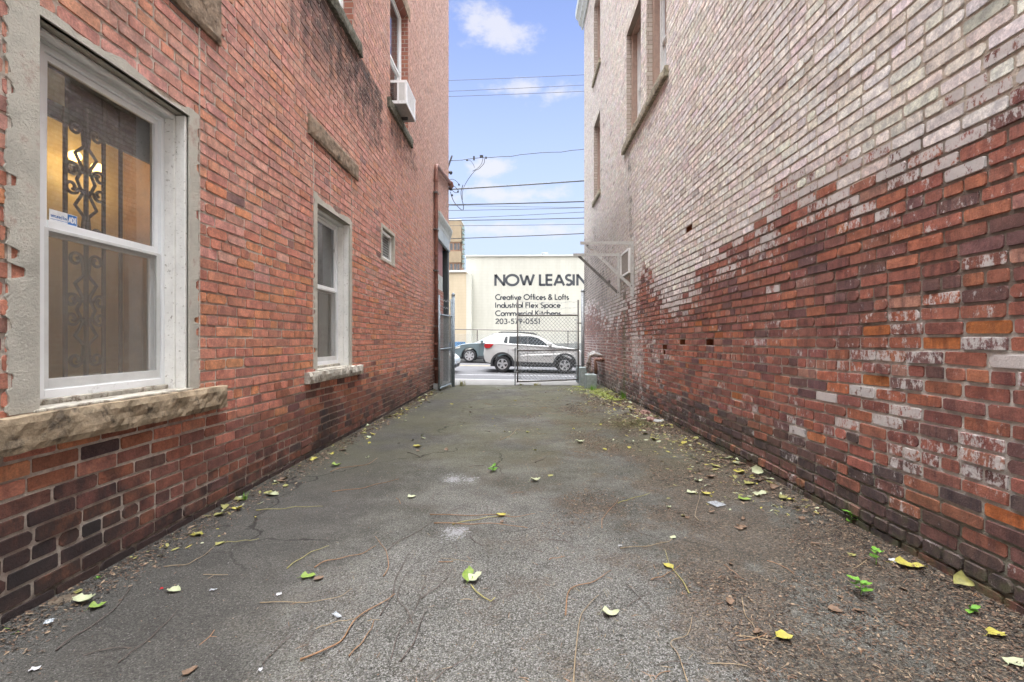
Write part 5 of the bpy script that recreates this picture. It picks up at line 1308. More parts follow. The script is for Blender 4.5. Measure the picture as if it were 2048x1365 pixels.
for s in (-1, 1):
    for x in (1.0, 1.93, 3.0): extra(tc_, 'door_seam', M['seam'], lambda b, s=s, x=x: b.box(x, x + .012, s * .87, s * .904, .40, 1.04))
    for x in (1.2, 2.1): extra(tc_, 'door_handle', M['p_teal'], lambda b, s=s, x=x: b.box(x, x + .17, s * .89, s * .93, .93, .96), bevel=.008)
    extra(tc_, 'wing_mirror', M['p_teal'], lambda b, s=s: b.box(2.80, 2.95, s * .86, s * 1.04, 1.06, 1.20), bevel=.04)
    extra(tc_, 'headlamp', M['lamp_clear'], lambda b, s=s: b.prism([(3.85, .93), (4.22, .84), (4.36, .72), (4.15, .74), (3.95, .82)], 'y', s * .60, s * .868), bevel=.01)
    extra(tc_, 'fog_lamp', M['lamp_clear'], lambda b, s=s: b.prism([(4.28, .50), (4.42, .50), (4.44, .42), (4.30, .42)], 'y', s * .6, s * .80))
    extra(tc_, 'sill', M['clad'], lambda b, s=s: b.prism([(1.30, .22), (3.08, .22), (3.08, .34), (1.30, .34)], 'y', s * .8, s * .912))
    for cx in (.85, 3.55): wheel(tc_, cx, s * .79, .35, s, .25, 7)
extra(tc_, 'front_bumper', M['clad'], lambda b: b.prism([(4.53, .52), (4.50, .30), (4.3, .22), (3.98, .24), (3.98, .38), (4.3, .44)], 'y', -.78, .78), bevel=.02)
extra(tc_, 'windscreen', M['car_glass'], lambda b: b.poly([(3.25, -.72, 1.075), (3.25, .72, 1.075), (2.49, .60, 1.455), (2.49, -.60, 1.455)]), fix=False)
extra(tc_, 'underbody', M['clad'], lambda b: b.box(.3, 4.1, -.7, .7, .16, .5))
fx = on_y(938.5, 727, 25.0).x
tc_.rotation_euler = (0, R(.9), math.pi); tc_.rotation_euler = (0, R(-.9), math.pi)
tc_.location = (fx + 3.55, 25.0 + .90 - .0, road_z(fx + 1.5, 25.5) + .01)
# --- pale blue car nosing in from the left in the near lane
low3 = [(.10, .40), (.02, .60), (.0, .85), (.08, 1.0), (.30, 1.04), (3.15, .95), (3.55, .92), (4.05, .86), (4.32, .76), (4.48, .62), (4.50, .45), (4.42, .30), (4.25, .22)]
grn3 = [(.35, .98), (3.35, .92), (2.9, 1.12), (2.4, 1.36), (2.0, 1.44), (1.4, 1.45), (.95, 1.38)]
dlo3 = [([(.95, 1.05), (1.8, 1.0), (1.8, 1.36), (1.15, 1.32)], 'r'), ([(1.86, 1.0), (2.85, .98), (2.5, 1.20), (2.15, 1.35), (1.86, 1.37)], 'f')]
bc, byy = make_car('x', 'pale blue car whose nose just shows past the left gate post', 'car', 'saloon_car', M['p_silver'], 4.50, .88, .32, .80, 3.55, low3, grn3, dlo3, .22, .96, .60)
for s in (-1, 1):
    extra(bc, 'headlamp', M['lamp_clear'], lambda b, s=s: b.prism([(3.95, .84), (4.28, .76), (4.40, .64), (4.2, .64), (4.0, .72)], 'y', s * .58, s * .845), bevel=.01)
    for cx in (.80, 3.55): wheel(bc, cx, s * .77, .32, s, .22)
extra(bc, 'front_bumper', M['clad'], lambda b: b.prism([(4.49, .40), (4.46, .26), (4.3, .18), (4.1, .20), (4.1, .32), (4.3, .36)], 'y', -.7, .7), bevel=.02)
extra(bc, 'underbody', M['clad'], lambda b: b.box(.3, 4.1, -.7, .7, .14, .5))
nx_ = on_y(912.5, 730, 18.9).x
bc.location = (nx_ - 4.50, 18.95 + .5, road_z(nx_ - 2.2, 19.3) + .03); bc.rotation_euler = (0, R(.9), 0)
# ------------------------------------------------------------------ leaves, twigs and weeds on the alley floor
def leaf_mat(name, c, c2):
    m, t, b, pos, o = mat(name)
    n = t.noise(pos, 60, 4); t.link(t.mix(t.ramp(n, .35, .65), c, c2), b.inputs['Base Color']); b.inputs['Roughness'].default_value = .6; b.inputs['Specular IOR Level'].default_value = .3
    return m
LM = {'yellow': leaf_mat('yellow_leaf', (.36, .33, .06), (.28, .24, .055)), 'green': leaf_mat('green_leaf', (.13, .21, .04), (.19, .25, .05)), 'pale': leaf_mat('pale_leaf_underside', (.33, .36, .22), (.38, .39, .26)),
      'olive': leaf_mat('olive_leaf', (.26, .25, .08), (.19, .18, .065)), 'brown': leaf_mat('dry_brown_leaf', (.17, .11, .07), (.11, .07, .045)), 'bright': leaf_mat('bright_weed_leaf', (.10, .25, .03), (.15, .30, .04))}
def leaf_mesh(kind, seed, curl=.25, lobes=0):
    rng = random.Random(seed); n = 9; b = MB(); v = []
    tw = rng.uniform(-.25, .25); cu = curl * rng.uniform(.5, 1.5)
    for i in range(n + 1):
        t = i / n; wd = .36 * math.sin(math.pi * min(1, t ** .75)) ** .9 * (1 + .24 * rng.uniform(-1, 1))
        if lobes: wd *= 1 + .35 * math.sin(t * 9)
        x = t - .5; z0 = cu * (x * x) * 1.2 + .03
        for s, k in ((-1, 1), (-.5, .5), (0, 0), (.5, .5), (1, 1)):
            zz = z0 + abs(s) ** 1.4 * wd * (.18 + .5 * curl) + tw * s * x * .5 + rng.uniform(-.012, .012)
            v.append((x, s * wd, max(.008, zz)))
    f = [(i * 5 + j, i * 5 + j + 1, (i + 1) * 5 + j + 1, (i + 1) * 5 + j) for i in range(n) for j in range(4)]
    b.mesh(v, f); b.tube([(-.5, 0, cu * .3 + .02), (-.62, .02, .03), (-.78, .06, .01)], [.012, .010, .008], 4)
    o = b.build('fallen_leaf', LM[kind], smooth=True, fix=False); me = o.data; bpy.data.objects.remove(o); return me
LMESH = {k: [leaf_mesh(k, 10 * i + j, .15 + .16 * j, j % 2) for j in range(5)] for i, k in enumerate(LM)}
def put_leaf(kind, x, y, size, rz, label, group=None, tilt=(0, 0), name='fallen_leaf', v=0, lift=.002):
    o = bpy.data.objects.new(name, LMESH[kind][v % 5]); link(o); o.location = (x, y, alley_z(x, y) + lift); o.scale = (size, size, size)
    o.rotation_euler = (tilt[0], tilt[1], rz); tag(o, label, 'leaf', group or 'leaves on the alley floor'); return o
big = [(393, 1071, 'yellow', .085, 0.2, 'big yellow leaf at the foot of the left wall beneath the big window'), (441, 1086, 'olive', .065, 1.1, 'folded olive leaf with a long stalk, right of the big yellow leaf at left'),
       (349, 1179, 'pale', .075, -.1, 'pale green oval leaf lying alone on dark asphalt, lower left'), (196, 1213, 'green', .07, .7, 'bright green torn leaf near the lower left corner'),
       (168, 1205, 'pale', .10, .3, 'long pale leaf touching the green torn leaf, lower left'), (157, 1190, 'olive', .05, 2, 'olive leaf tucked behind the long pale leaf, lower left'),
       (617, 1153, 'green', .085, .25, 'long green leaf beside a curled brown one, left of centre'), (638, 1156, 'brown', .06, .9, 'curled brown leaf touching a long green one'),
       (1221, 1228, 'pale', .085, -.05, 'pale green leaf lying flat in the right centre foreground'), (1570, 1276, 'yellow', .085, .1, 'bright yellow leaf alone in the right foreground'),
       (1336, 1130, 'yellow', .075, 2.2, 'folded yellow leaf on the end of a long straight stalk'), (1822, 1136, 'yellow', .15, -.5, 'long yellow leaf against the foot of the right wall'),
       (1705, 1109, 'olive', .06, .4, 'small olive leaf beside a seedling near the right wall'), (1930, 1183, 'olive', .09, -1.1, 'olive leaf propped upright in the litter by the right wall'),
       (1993, 1270, 'yellow', .085, .1, 'torn yellow green leaf at the lower right corner'), (2032, 1325, 'pale', .09, .3, 'pale leaf cut by the lower right corner of the view'),
       (1490, 999, 'green', .11, -.1, 'flat green leaf beside the right wall in mid alley'), (1500, 967, 'olive', .12, .3, 'broad olive leaf in the leaf pile by the right wall'),
       (1478, 945, 'yellow', .11, 2.6, 'yellow leaf on top of the leaf pile by the right wall'), (1517, 952, 'pale', .12, -.9, 'pale leaf leaning on the right wall above the leaf pile'),
       (1541, 932, 'brown', .10, .5, 'brown leaf at the back of the leaf pile by the right wall'), (1384, 985, 'pale', .09, 0, 'small pale leaf, left one of a pair in mid alley'),
       (1412, 988, 'yellow', .08, -.2, 'small yellow leaf, right one of a pair in mid alley'), (1397, 962, 'pale', .08, .1, 'pale leaf just beyond the pair of small leaves'),
       (1071, 961, 'pale', .10, .3, 'two tone pale leaf at mid alley, left of the tinted patch'), (1102, 950, 'olive', .08, 1.0, 'small dull leaf right of the two tone pale leaf'),
       (824, 993, 'pale', .075, .5, 'pale leaf at the tip of a thin twig, centre left'), (546, 989, 'pale', .11, -.1, 'ragged pale leaf near the left wall in mid alley'),
       (673, 931, 'green', .10, .3, 'green leaf with a red stalk, left of mid alley'), (835, 894, 'yellow', .11, .2, 'yellow leaf on a twig at left mid alley'),
       (727, 868, 'olive', .12, -.2, 'olive leaf at left mid alley beside the wall'), (726, 856, 'pale', .12, -.2, 'pale leaf in the left wall litter further back'),
       (1002, 1030, 'yellow', .075, .0, 'crumpled yellow leaf on the twig bundle at centre'), (1003, 1043, 'brown', .05, 1.2, 'crumpled brown leaf just below the crumpled yellow one'),
       (1338, 1014, 'pale', .045, .4, 'tiny pale leaf at right centre'), (1347, 1072, 'pale', .06, .9, 'crumpled pale leaf at the end of a lying twig'),
       (381, 1338, 'brown', .06, 1.2, 'small brown leaf at the lower left edge of the foreground'), (1487, 1052, 'brown', .07, .8, 'curled brown leaf cluster at right mid alley'),
       (1310, 880, 'olive', .13, .1, 'olive leaf on the brown litter patch at right'), (1160, 885, 'pale', .12, .0, 'long pale leaf at the near edge of the mossy strip')]
for i, (px, py, k, sz_, rz, lab) in enumerate(big):
    p = on_ground(px, py, .01); t_ = (R(50), R(10)) if ('propped' in lab or 'leaning' in lab) else (0, 0)
    x = min(max(p.x, XL + .03), XR - .03)
    put_leaf(k, x, p.y, sz_ * .88, rz, lab, v=i, tilt=t_, lift=.03 if t_[0] else .003)
rng = random.Random(99)
def small_leaves(n, xr, yr, kinds, size, lab, grp, wall=None):
    for i in range(n):
        y = yr[0] + (yr[1] - yr[0]) * rng.random(); x = rng.uniform(*xr)
        if wall == 'L': x = XL + .03 + abs(rng.gauss(0, .13))
        if wall == 'R': x = XR - .03 - abs(rng.gauss(0, .30))
        put_leaf(rng.choice(kinds), x, y, rng.uniform(*size), rng.uniform(0, 6.28), lab, grp, (rng.uniform(-.3, .3), rng.uniform(-.3, .3)), v=rng.randrange(5), lift=.006)
small_leaves(50, None or (0, 1), (2.6, 11), ['yellow', 'olive', 'olive', 'pale', 'brown', 'brown'], (.04, .09), 'small leaf in the litter line along the foot of the left wall', 'leaves along the left wall', 'L')
small_leaves(95, (0, 1), (3.4, 11.5), ['yellow', 'olive', 'olive', 'pale', 'brown', 'brown'], (.04, .10), 'small leaf in the litter line along the foot of the right wall', 'leaves along the right wall', 'R')
small_leaves(46, (-1.7, 1.6), (4.6, 12.2), ['olive', 'brown', 'pale', 'brown', 'yellow'], (.03, .07), 'small leaf scattered over the far half of the alley floor', 'leaves scattered on the far alley floor')
small_leaves(16, (.9, 2.0), (1.7, 3.4), ['brown', 'brown', 'olive'], (.03, .06), 'small dry leaf in the brown litter of the right foreground', 'dry leaves in the right foreground litter')
M['tw_orange'] = simple('orange_brown_stalk', (.24, .13, .065), .7, var=.25, scale=40); M['tw_green'] = simple('yellow_green_stalk', (.27, .24, .08), .6, var=.2, scale=40)
M['tw_grey'] = simple('grey_brown_twig', (.085, .065, .055), .85, var=.3, scale=40); M['tw_tan'] = simple('tan_stalk', (.24, .18, .11), .8, var=.25, scale=40)
def twig(pts, r, m, lab, leaf=None):
    P3 = []
    for px, py in pts:
        q = on_ground(px, py, .008); P3.append(Vector((q.x, q.y, alley_z(q.x, q.y) + r + .003)))
    fine = []
    for i in range(len(P3) - 1):
        p0 = P3[max(0, i - 1)]; p1 = P3[i]; p2 = P3[i + 1]; p3 = P3[min(len(P3) - 1, i + 2)]
        for j in range(4):
            t = j / 4; fine.append(.5 * ((2 * p1) + (-p0 + p2) * t + (2 * p0 - 5 * p1 + 4 * p2 - p3) * t * t + (-p0 + 3 * p1 - 3 * p2 + p3) * t ** 3))
    fine.append(P3[-1]); n = len(fine); r = r * .78
    for i, p in enumerate(fine): p.z += .006 * math.sin(i / n * 9) ** 2
    b = MB(); b.tube(fine, [r * 1.5] + [r * (1.1 - .6 * i / n) for i in range(1, n)], 6)
    tag(b.build('twig', M[m], smooth=True), lab, 'twig', 'twigs on the alley floor')
TW = [([(600, 1319), (650, 1303), (683, 1283), (706, 1248), (738, 1220), (780, 1198), (790, 1190)], .0042, 'tw_orange', 'thick orange brown stalk in the left centre foreground'),
 ([(698, 1312), (720, 1290), (740, 1262), (748, 1243)], .0030, 'tw_orange', 'short orange stalk right of the thick orange one'),
 ([(629, 1136), (655, 1123), (690, 1115), (725, 1106), (752, 1092)], .0032, 'tw_orange', 'gently bent orange stalk left of centre'),
 ([(767, 1151), (777, 1135), (773, 1105), (762, 1087), (750, 1073)], .0030, 'tw_orange', 'hooked orange stalk just right of the gently bent one'),
 ([(574, 1136), (600, 1118), (630, 1102), (658, 1092)], .0028, 'tw_green', 'yellow green stalk left of centre'),
 ([(520, 1205), (580, 1205), (640, 1202), (680, 1192), (705, 1178)], .0024, 'tw_tan', 'long tan stalk curving at left foreground'),
 ([(512, 1020), (560, 1018), (600, 1014), (645, 1013)], .0032, 'tw_green', 'long straight yellow stalk near the left wall'),
 ([(330, 1133), (370, 1130), (400, 1116), (428, 1096)], .0026, 'tw_tan', 'curved tan stalk ending at the folded olive leaf'),
 ([(446, 1086), (480, 1083), (518, 1079)], .0022, 'tw_green', 'thin straight stalk right of the folded olive leaf'),
 ([(112, 1300), (150, 1272), (200, 1240), (232, 1214), (262, 1175)], .0030, 'tw_grey', 'long grey brown twig at the far left foreground'),
 ([(236, 1323), (290, 1283), (330, 1246), (355, 1219)], .0024, 'tw_grey', 'thin grey twig right of the long one at far left'),
 ([(661, 944), (690, 935), (730, 931), (755, 917)], .0034, 'tw_orange', 'forked orange stalk near the green leaf at left mid alley'),
 ([(664, 983), (720, 978), (760, 968), (798, 960)], .0032, 'tw_orange', 'long reddish stalk left of the chalk spot'),
 ([(860, 1029), (920, 1031), (980, 1030), (1030, 1033), (1070, 1028)], .0030, 'tw_orange', 'uppermost stalk of the central twig bundle'),
 ([(905, 1048), (950, 1040), (985, 1034), (1020, 1030)], .0030, 'tw_green', 'yellowish stalk in the middle of the central twig bundle'),
 ([(868, 1046), (930, 1048), (1000, 1048), (1055, 1057)], .0036, 'tw_orange', 'lowest and thickest stalk of the central twig bundle'),
 ([(775, 1099), (800, 1080), (840, 1060), (880, 1032), (925, 1015)], .0022, 'tw_grey', 'thin dark twig running into the central bundle'),
 ([(760, 1230), (785, 1190), (790, 1160), (805, 1130), (817, 1105)], .0026, 'tw_grey', 'upright grey twig above the thick orange stalk'),
 ([(800, 1323), (826, 1290), (840, 1250), (853, 1215)], .0028, 'tw_grey', 'dark twig pointing away in the centre foreground'),
 ([(782, 1318), (800, 1260), (830, 1220), (858, 1130)], .0020, 'tw_grey', 'very thin dark twig crossing the centre foreground'),
 ([(842, 1196), (870, 1178), (890, 1160), (908, 1132)], .0024, 'tw_grey', 'short grey twig left of the green sprig'),
 ([(826, 1248), (812, 1218), (795, 1195), (810, 1150), (830, 1133)], .0022, 'tw_grey', 'wavy grey twig beside the upright one'),
 ([(1147, 1365), (1152, 1300), (1160, 1240), (1175, 1212), (1198, 1190)], .0030, 'tw_tan', 'long tan forked stalk leaving the bottom edge of the view'),
 ([(1131, 1230), (1140, 1178), (1180, 1166), (1222, 1140)], .0034, 'tw_orange', 'angular orange stalk above the tan forked one'),
 ([(1378, 1186), (1360, 1155), (1342, 1135), (1330, 1100)], .0030, 'tw_green', 'straight yellow stalk carrying the folded yellow leaf'),
 ([(1302, 1158), (1330, 1150), (1360, 1132)], .0024, 'tw_orange', 'short reddish stalk crossing the straight yellow one'),
 ([(1375, 1365), (1355, 1310), (1342, 1288), (1375, 1270), (1385, 1235)], .0026, 'tw_tan', 'crooked tan twig in the right centre foreground'),
 ([(1353, 1250), (1352, 1262), (1370, 1225), (1368, 1195)], .0020, 'tw_grey', 'thin twig above the crooked tan one'),
 ([(1252, 1165), (1275, 1190), (1300, 1218)], .0024, 'tw_grey', 'short dark twig right of the pale foreground leaf'),
 ([(1255, 1212), (1280, 1195), (1300, 1185)], .0020, 'tw_grey', 'dark twig crossing the short dark one'),
 ([(1484, 1198), (1490, 1230), (1510, 1260), (1522, 1297)], .0024, 'tw_tan', 'bent pale twig left of the bright yellow leaf'),
 ([(1448, 1130), (1465, 1145), (1488, 1163)], .0022, 'tw_orange', 'small reddish twig above the bent pale one'),
 ([(1455, 1290), (1480, 1320), (1520, 1345), (1550, 1360)], .0022, 'tw_grey', 'thin twig at the bottom right of centre'),
 ([(1240, 1094), (1290, 1092), (1330, 1084), (1345, 1078)], .0028, 'tw_tan', 'lying stalk ending in a crumpled pale leaf'),
 ([(1256, 1055), (1290, 1068), (1318, 1078)], .0020, 'tw_grey', 'thin grey twig above the lying stalk'),
 ([(1236, 1008), (1260, 1000), (1300, 988)], .0034, 'tw_green', 'yellow green stalk on the brown litter at mid right'),
 ([(1397, 1040), (1390, 1030), (1398, 1000), (1400, 986)], .0026, 'tw_tan', 'curved pale stalk below the pair of small leaves'),
 ([(1204, 1055), (1206, 1035), (1230, 1010), (1237, 998)], .0024, 'tw_orange', 'curved reddish twig left of the yellow green stalk'),
 ([(1112, 1068), (1130, 1080), (1153, 1098)], .0022, 'tw_grey', 'short dark twig right of centre'),
 ([(1098, 1117), (1130, 1112)], .0026, 'tw_orange', 'tiny reddish stalk right of centre'),
 ([(940, 1071), (950, 1082), (967, 1091)], .0028, 'tw_grey', 'short dark curved twig beside the chalk spot'),
 ([(1000, 880), (1020, 872), (1035, 858), (1040, 862)], .0040, 'tw_tan', 'forked twig in the far middle of the alley'),
 ([(1070, 925), (1088, 918), (1096, 908)], .0036, 'tw_grey', 'dark curved twig in the far middle of the alley'),
 ([(815, 905), (840, 915), (842, 925)], .0034, 'tw_grey', 'dark twig under the yellow leaf at left mid alley'),
 ([(525, 1326), (560, 1290), (590, 1265)], .0022, 'tw_grey', 'thin twig left of the thick orange stalk, at the bottom'),
 ([(632, 1258), (665, 1248), (715, 1238)], .0026, 'tw_tan', 'tan stalk crossing the thick orange one'),
 ([(870, 1360), (900, 1335), (925, 1322), (950, 1295)], .0022, 'tw_grey', 'thin twig leaving the bottom edge at centre')]
for pts, r, m, lab in TW: twig(pts, r, m, lab)
rt = random.Random(321)
for i in range(90):
    y = 1.5 + 8 * rt.random() ** 1.4; x = min(1.95, rt.gauss(.35, .95)) if i % 3 else XR - .08 - abs(rt.gauss(0, .2))
    if x < XL + .1: continue
    a = rt.uniform(0, 6.28); L = rt.uniform(.04, .17) * (1 + y * .04); k = rt.uniform(-.5, .5); r = rt.uniform(.0009, .0018) * (1 + y * .06); pts = []
    for j in range(7):
        t = j / 6; aa = a + k * t * 2 + rt.uniform(-.12, .12); px_2 = (pts[-1].x if pts else x) + math.cos(aa) * L / 6; py_2 = (pts[-1].y if pts else y) + math.sin(aa) * L / 6
        pts.append(Vector((px_2, py_2, alley_z(px_2, py_2) + r + .002 + .004 * math.sin(t * 3.1))))
    b = MB(); b.tube(pts, r, 4)
    if rt.random() < .4:
        q = pts[3]; b.tube([q, q + Vector((math.cos(a + 1), math.sin(a + 1), 0)) * L * .3], r * .7, 4)
    tag(b.build('twig', M[['tw_grey', 'tw_tan', 'tw_grey', 'tw_orange'][i % 4]]), 'short thin broken twig lying loose among the litter of the alley floor', 'twig', 'short loose twigs')
# sprig of green leaves
sp = empty('leaf_sprig', on_ground(940, 1165), label='wilted sprig of green leaves with a long stalk, centre foreground', cat='sprig'); bpy.context.view_layer.update()
def leaf_at(px, py, kind, size, rz, tilt, parent, v=0, lift=.01, name='leaf'):
    p = on_ground(px, py, .01); o = bpy.data.objects.new(name, LMESH[kind][v]); link(o); o.location = (p.x, p.y, p.z + lift); o.scale = (size,) * 3; o.rotation_euler = (tilt[0], tilt[1], rz); child(o, parent); return o
leaf_at(934, 1158, 'green', .075, 1.7, (.3, -.4), sp, 0, .018); leaf_at(952, 1160, 'pale', .075, .6, (0, -.3), sp, 1, .012); leaf_at(940, 1150, 'green', .05, 2.0, (0, -.5), sp, 2, .02)
b = MB(); P3 = [on_ground(px, py, .012) for px, py in ((942, 1170), (952, 1183), (968, 1195), (982, 1203), (990, 1195))]; b.tube(P3, [.003, .0028, .0026, .0028, .002], 6); child(b.build('stalk', M['tw_green']), sp)
# seedlings
def seedling(px, py, h, lab, n=6, size=.045, seed=1):
    rr = random.Random(seed); p = on_ground(px, py); s = empty('weed_seedling', p, label=lab, cat='weed', group='weeds in the alley'); bpy.context.view_layer.update()
    b = MB(); b.tube([p, p + Vector((.004, 0, h * .5)), p + Vector((-.003, .004, h))], [.002, .0017, .001], 5); child(b.build('stem', LM['bright']), s)
    for i in range(n):
        a = rr.uniform(0, 6.28); zz = h * (.35 + .65 * i / n); sz_ = size * rr.uniform(.7, 1.2)
        o = bpy.data.objects.new('leaf', LMESH['bright'][i % 5]); link(o); o.location = p + Vector((math.cos(a) * sz_ * .6, math.sin(a) * sz_ * .6, zz)); o.scale = (sz_,) * 3
        o.rotation_euler = (rr.uniform(-.3, .3), rr.uniform(-.5, .1), a); child(o, s)
seedling(1722, 1192, .075, 'bright green seedling in the litter of the right foreground', 7, .045, 2)
seedling(1752, 1130, .10, 'taller green seedling close to the right wall', 5, .045, 3)
seedling(1703, 1055, .10, 'green weed leaning on the foot of the right wall', 6, .06, 4)
seedling(1940, 1225, .03, 'tiny green sprout near the lower right corner', 3, .035, 5)
seedling(200, 1165, .03, 'tiny sprout at the foot of the left wall, lower left', 4, .03, 6)
seedling(18, 1277, .02, 'low green sprout at the far lower left', 4, .035, 7)
seedling(985, 945, .05, 'small green weed in the middle of the alley', 4, .06, 8)
seedling(590, 940, .03, 'tiny weed at the left wall in mid alley', 4, .04, 9)
def tuft(px, py, h, n, lab, seed, spread=.05, mat_='bright', z=0):
    rr = random.Random(seed); p = on_ground(px, py, z); b = MB()
    for i in range(n):
        a = rr.uniform(0, 6.28); r0 = rr.random() * spread; base = Vector((p.x + r0 * math.cos(a), p.y + r0 * math.sin(a), p.z)); L = h * rr.uniform(.5, 1.1)
        lean = Vector((math.cos(a), math.sin(a), 0)) * L * rr.uniform(.1, .6); w_ = Vector((-math.sin(a), math.cos(a), 0)) * rr.uniform(.0015, .003) * (1 + h * 6)
        mid = base + lean * .35 + Vector((0, 0, L * .6)); tip = base + lean + Vector((0, 0, L))
        b.quad(base - w_, base + w_, mid + w_ * .7, mid - w_ * .7); b.poly([mid - w_ * .7, mid + w_ * .7, tip])
    tag(b.build('grass_tuft', LM[mat_], fix=False), lab, 'grass', 'grass tufts in the alley')
tuft(924, 772, .16, 70, 'grass tuft on the alley edge right of the left gate post', 1, .10, 'olive')
tuft(874, 778, .30, 60, 'tall weeds between the conduit foot and the left gate', 2, .09, 'bright')
tuft(1072, 771, .07, 60, 'dry yellow grass clump under the right gate leaf', 3, .14, 'yellow')
tuft(1042, 771, .06, 40, 'small clump of dry grass at the drop rod', 4, .08, 'olive')
tuft(488, 1004, .07, 26, 'fine green grass tuft at the left wall in mid alley', 5, .02, 'bright')
tuft(1247, 800, .22, 40, 'green weeds at the right wall below the mossy run off stripe', 6, .07, 'bright')
tuft(1183, 781, .14, 70, 'green weeds in front of the nearest concrete block', 7, .12, 'bright')
tuft(700, 868, .08, 26, 'dry grass wisps at the left wall in the far alley', 8, .05, 'olive')
tuft(405, 1030, .08, 10, 'dry stalks at the foot of the left wall', 9, .02, 'olive')
# ground cover strip by the blocks
rr = random.Random(7); b = MB()
for i in range(5200):
    t = rr.random(); y = 9.2 + 3.0 * t; xm = 1.55 + .35 * (1 - t) if y > 10 else 1.9; x = xm + rr.gauss(0, .26 if y > 10.3 else .10)
    if x > XR - .02 or nz(x * 3, y * 2, 5) < -.05: continue
    s_ = rr.uniform(.006, .015); a = rr.uniform(0, 6.28); z = alley_z(x, y) + rr.uniform(.005, .035); c, s2 = math.cos(a) * s_, math.sin(a) * s_; tl = rr.uniform(-.5, .5) * s_
    b.quad((x - c, y - s2, z), (x + s2 * .8, y - c * .8, z + tl), (x + c, y + s2, z), (x - s2 * .8, y + c * .8, z - tl))
tag(b.build('ground_cover', leaf_mat('yellow_green_cover', (.17, .22, .03), (.24, .26, .05)), fix=False), 'yellow green creeping ground cover along the far right edge of the alley', 'ground cover', kind='stuff')
b = MB()
for i in range(2600):
    q = on_ground(1270 + rr.gauss(0, 28), 848 + rr.gauss(0, 5)); x, y = q.x, q.y
    if x > XR - .03: continue
    s_ = rr.uniform(.004, .012); z = alley_z(x, y) + rr.uniform(.001, .008); b.quad((x - s_, y, z), (x, y - s_, z + .002), (x + s_, y, z), (x, y + s_, z + .001))
tag(b.build('moss_patch', leaf_mat('olive_moss', (.09, .095, .025), (.12, .115, .035)), fix=False), 'olive moss patch near the right wall at mid alley', 'moss', kind='stuff')
# brown litter: chips, seeds, shredded leaves
def litter(name, lab, n, pos_fn, mats_, seed, smin, smax, wr_=None):
    rr = random.Random(seed); b = MB()
    for i in range(n):
        x, y = pos_fn(rr)
        if not (XL + .01 < x < XR - .01) or y < .9: continue
        b.mi = rr.randrange(len(mats_)); L = rr.uniform(smin, smax) * (1 + max(0, y - 3) * .12); W_ = L * (rr.uniform(.12, .5) if wr_ is None else wr_); a = rr.uniform(0, 6.28); c, s_ = math.cos(a), math.sin(a)
        z = alley_z(x, y) + rr.uniform(.001, .009); t1, t2 = rr.uniform(-.3, .3) * L, rr.uniform(-.5, .5) * W_
        def Q(u, v): return (x + c * u - s_ * v, y + s_ * u + c * v, z + t1 * u / L + t2 * v / W_ + .25 * W_ * (1 if abs(v) > 0 else 0))
        b.poly([Q(-L, -W_ * .3), Q(-L * .3, -W_), Q(L * .6, -W_ * .7), Q(L, 0), Q(L * .5, W_ * .8), Q(-L * .4, W_ * .9)])
    tag(b.build(name, mats_, fix=False), lab, 'litter', kind='stuff')
M['l1'] = simple('brown_chips', (.115, .07, .045), .9, var=.3, scale=60); M['l2'] = simple('dark_humus', (.03, .023, .018), .95, var=.3, scale=60)
M['l3'] = simple('tan_chips', (.22, .16, .105), .9, var=.3, scale=60); M['l4'] = simple('grey_grit', (.16, .155, .145), .9, var=.3, scale=60)
LMx = [M['l1'], M['l2'], M['l3'], M['l1'], M['l2']]
def region_right(rr):
    while True:
        y = 1.3 + 9.0 * rr.random() ** 1.5; x = rr.uniform(.1, 2.14)
        d = .34 + 2.3 * nz(x * 1.6, y * 1.3, 14) + .7 * (x - 1.25) - (.35 if y < 2.2 and x < 1.2 else 0)
        if y > 5: d += .10
        if y > 7.5 and x < 1.3: d -= .5
        if rr.random() < d: return x, y
litter('leaf_litter', 'brown shredded leaf litter spread over the right side of the alley', 34000, region_right, LMx, 5, .003, .010)
litter('leaf_litter', 'line of brown leaf litter along the foot of the right wall', 10000, lambda rr: (XR - .02 - abs(rr.gauss(0, .13)), 1.2 + 9 * rr.random() ** 1.2), LMx, 6, .003, .013)
litter('leaf_litter', 'line of brown leaf litter along the foot of the left wall', 9500, lambda rr: (XL + .015 + abs(rr.gauss(0, .10)), 1.2 + 9.5 * rr.random() ** 1.2), LMx, 7, .003, .012)
YL_ = [LM['yellow'], LM['olive'], LM['brown'], LM['pale'], M['l3'], LM['brown']]
litter('leaf_litter', 'torn bits of yellow and brown leaf heaped along the far right side of the alley', 1500, lambda rr: (min(2.12, 2.1 - abs(rr.gauss(0, .38))), 3.2 + 8.5 * rr.random()), YL_, 25, .010, .026)
litter('leaf_litter', 'torn bits of yellow leaf along the left wall towards the street', 500, lambda rr: (XL + .02 + abs(rr.gauss(0, .12)), 2.2 + 9.3 * rr.random()), YL_, 26, .008, .024)
litter('stalk_litter', 'fine broken stalks and needles strewn over the right and middle of the alley floor', 5200, lambda rr: (min(2.1, rr.gauss(.8, .85)), 1.3 + 8 * rr.random() ** 1.3), [M['tw_tan'], M['tw_orange'], M['tw_grey'], M['l1']], 15, .008, .026, .05)
litter('grit', 'loose pale grit and chips scattered over the whole alley floor', 16000, lambda rr: (rr.uniform(-2.1, 2.1), 1.2 + 10 * rr.random() ** 1.4), [M['l4'], M['l3'], M['l1'], M['l2'], M['l2'], M['l2']], 8, .0014, .0058)
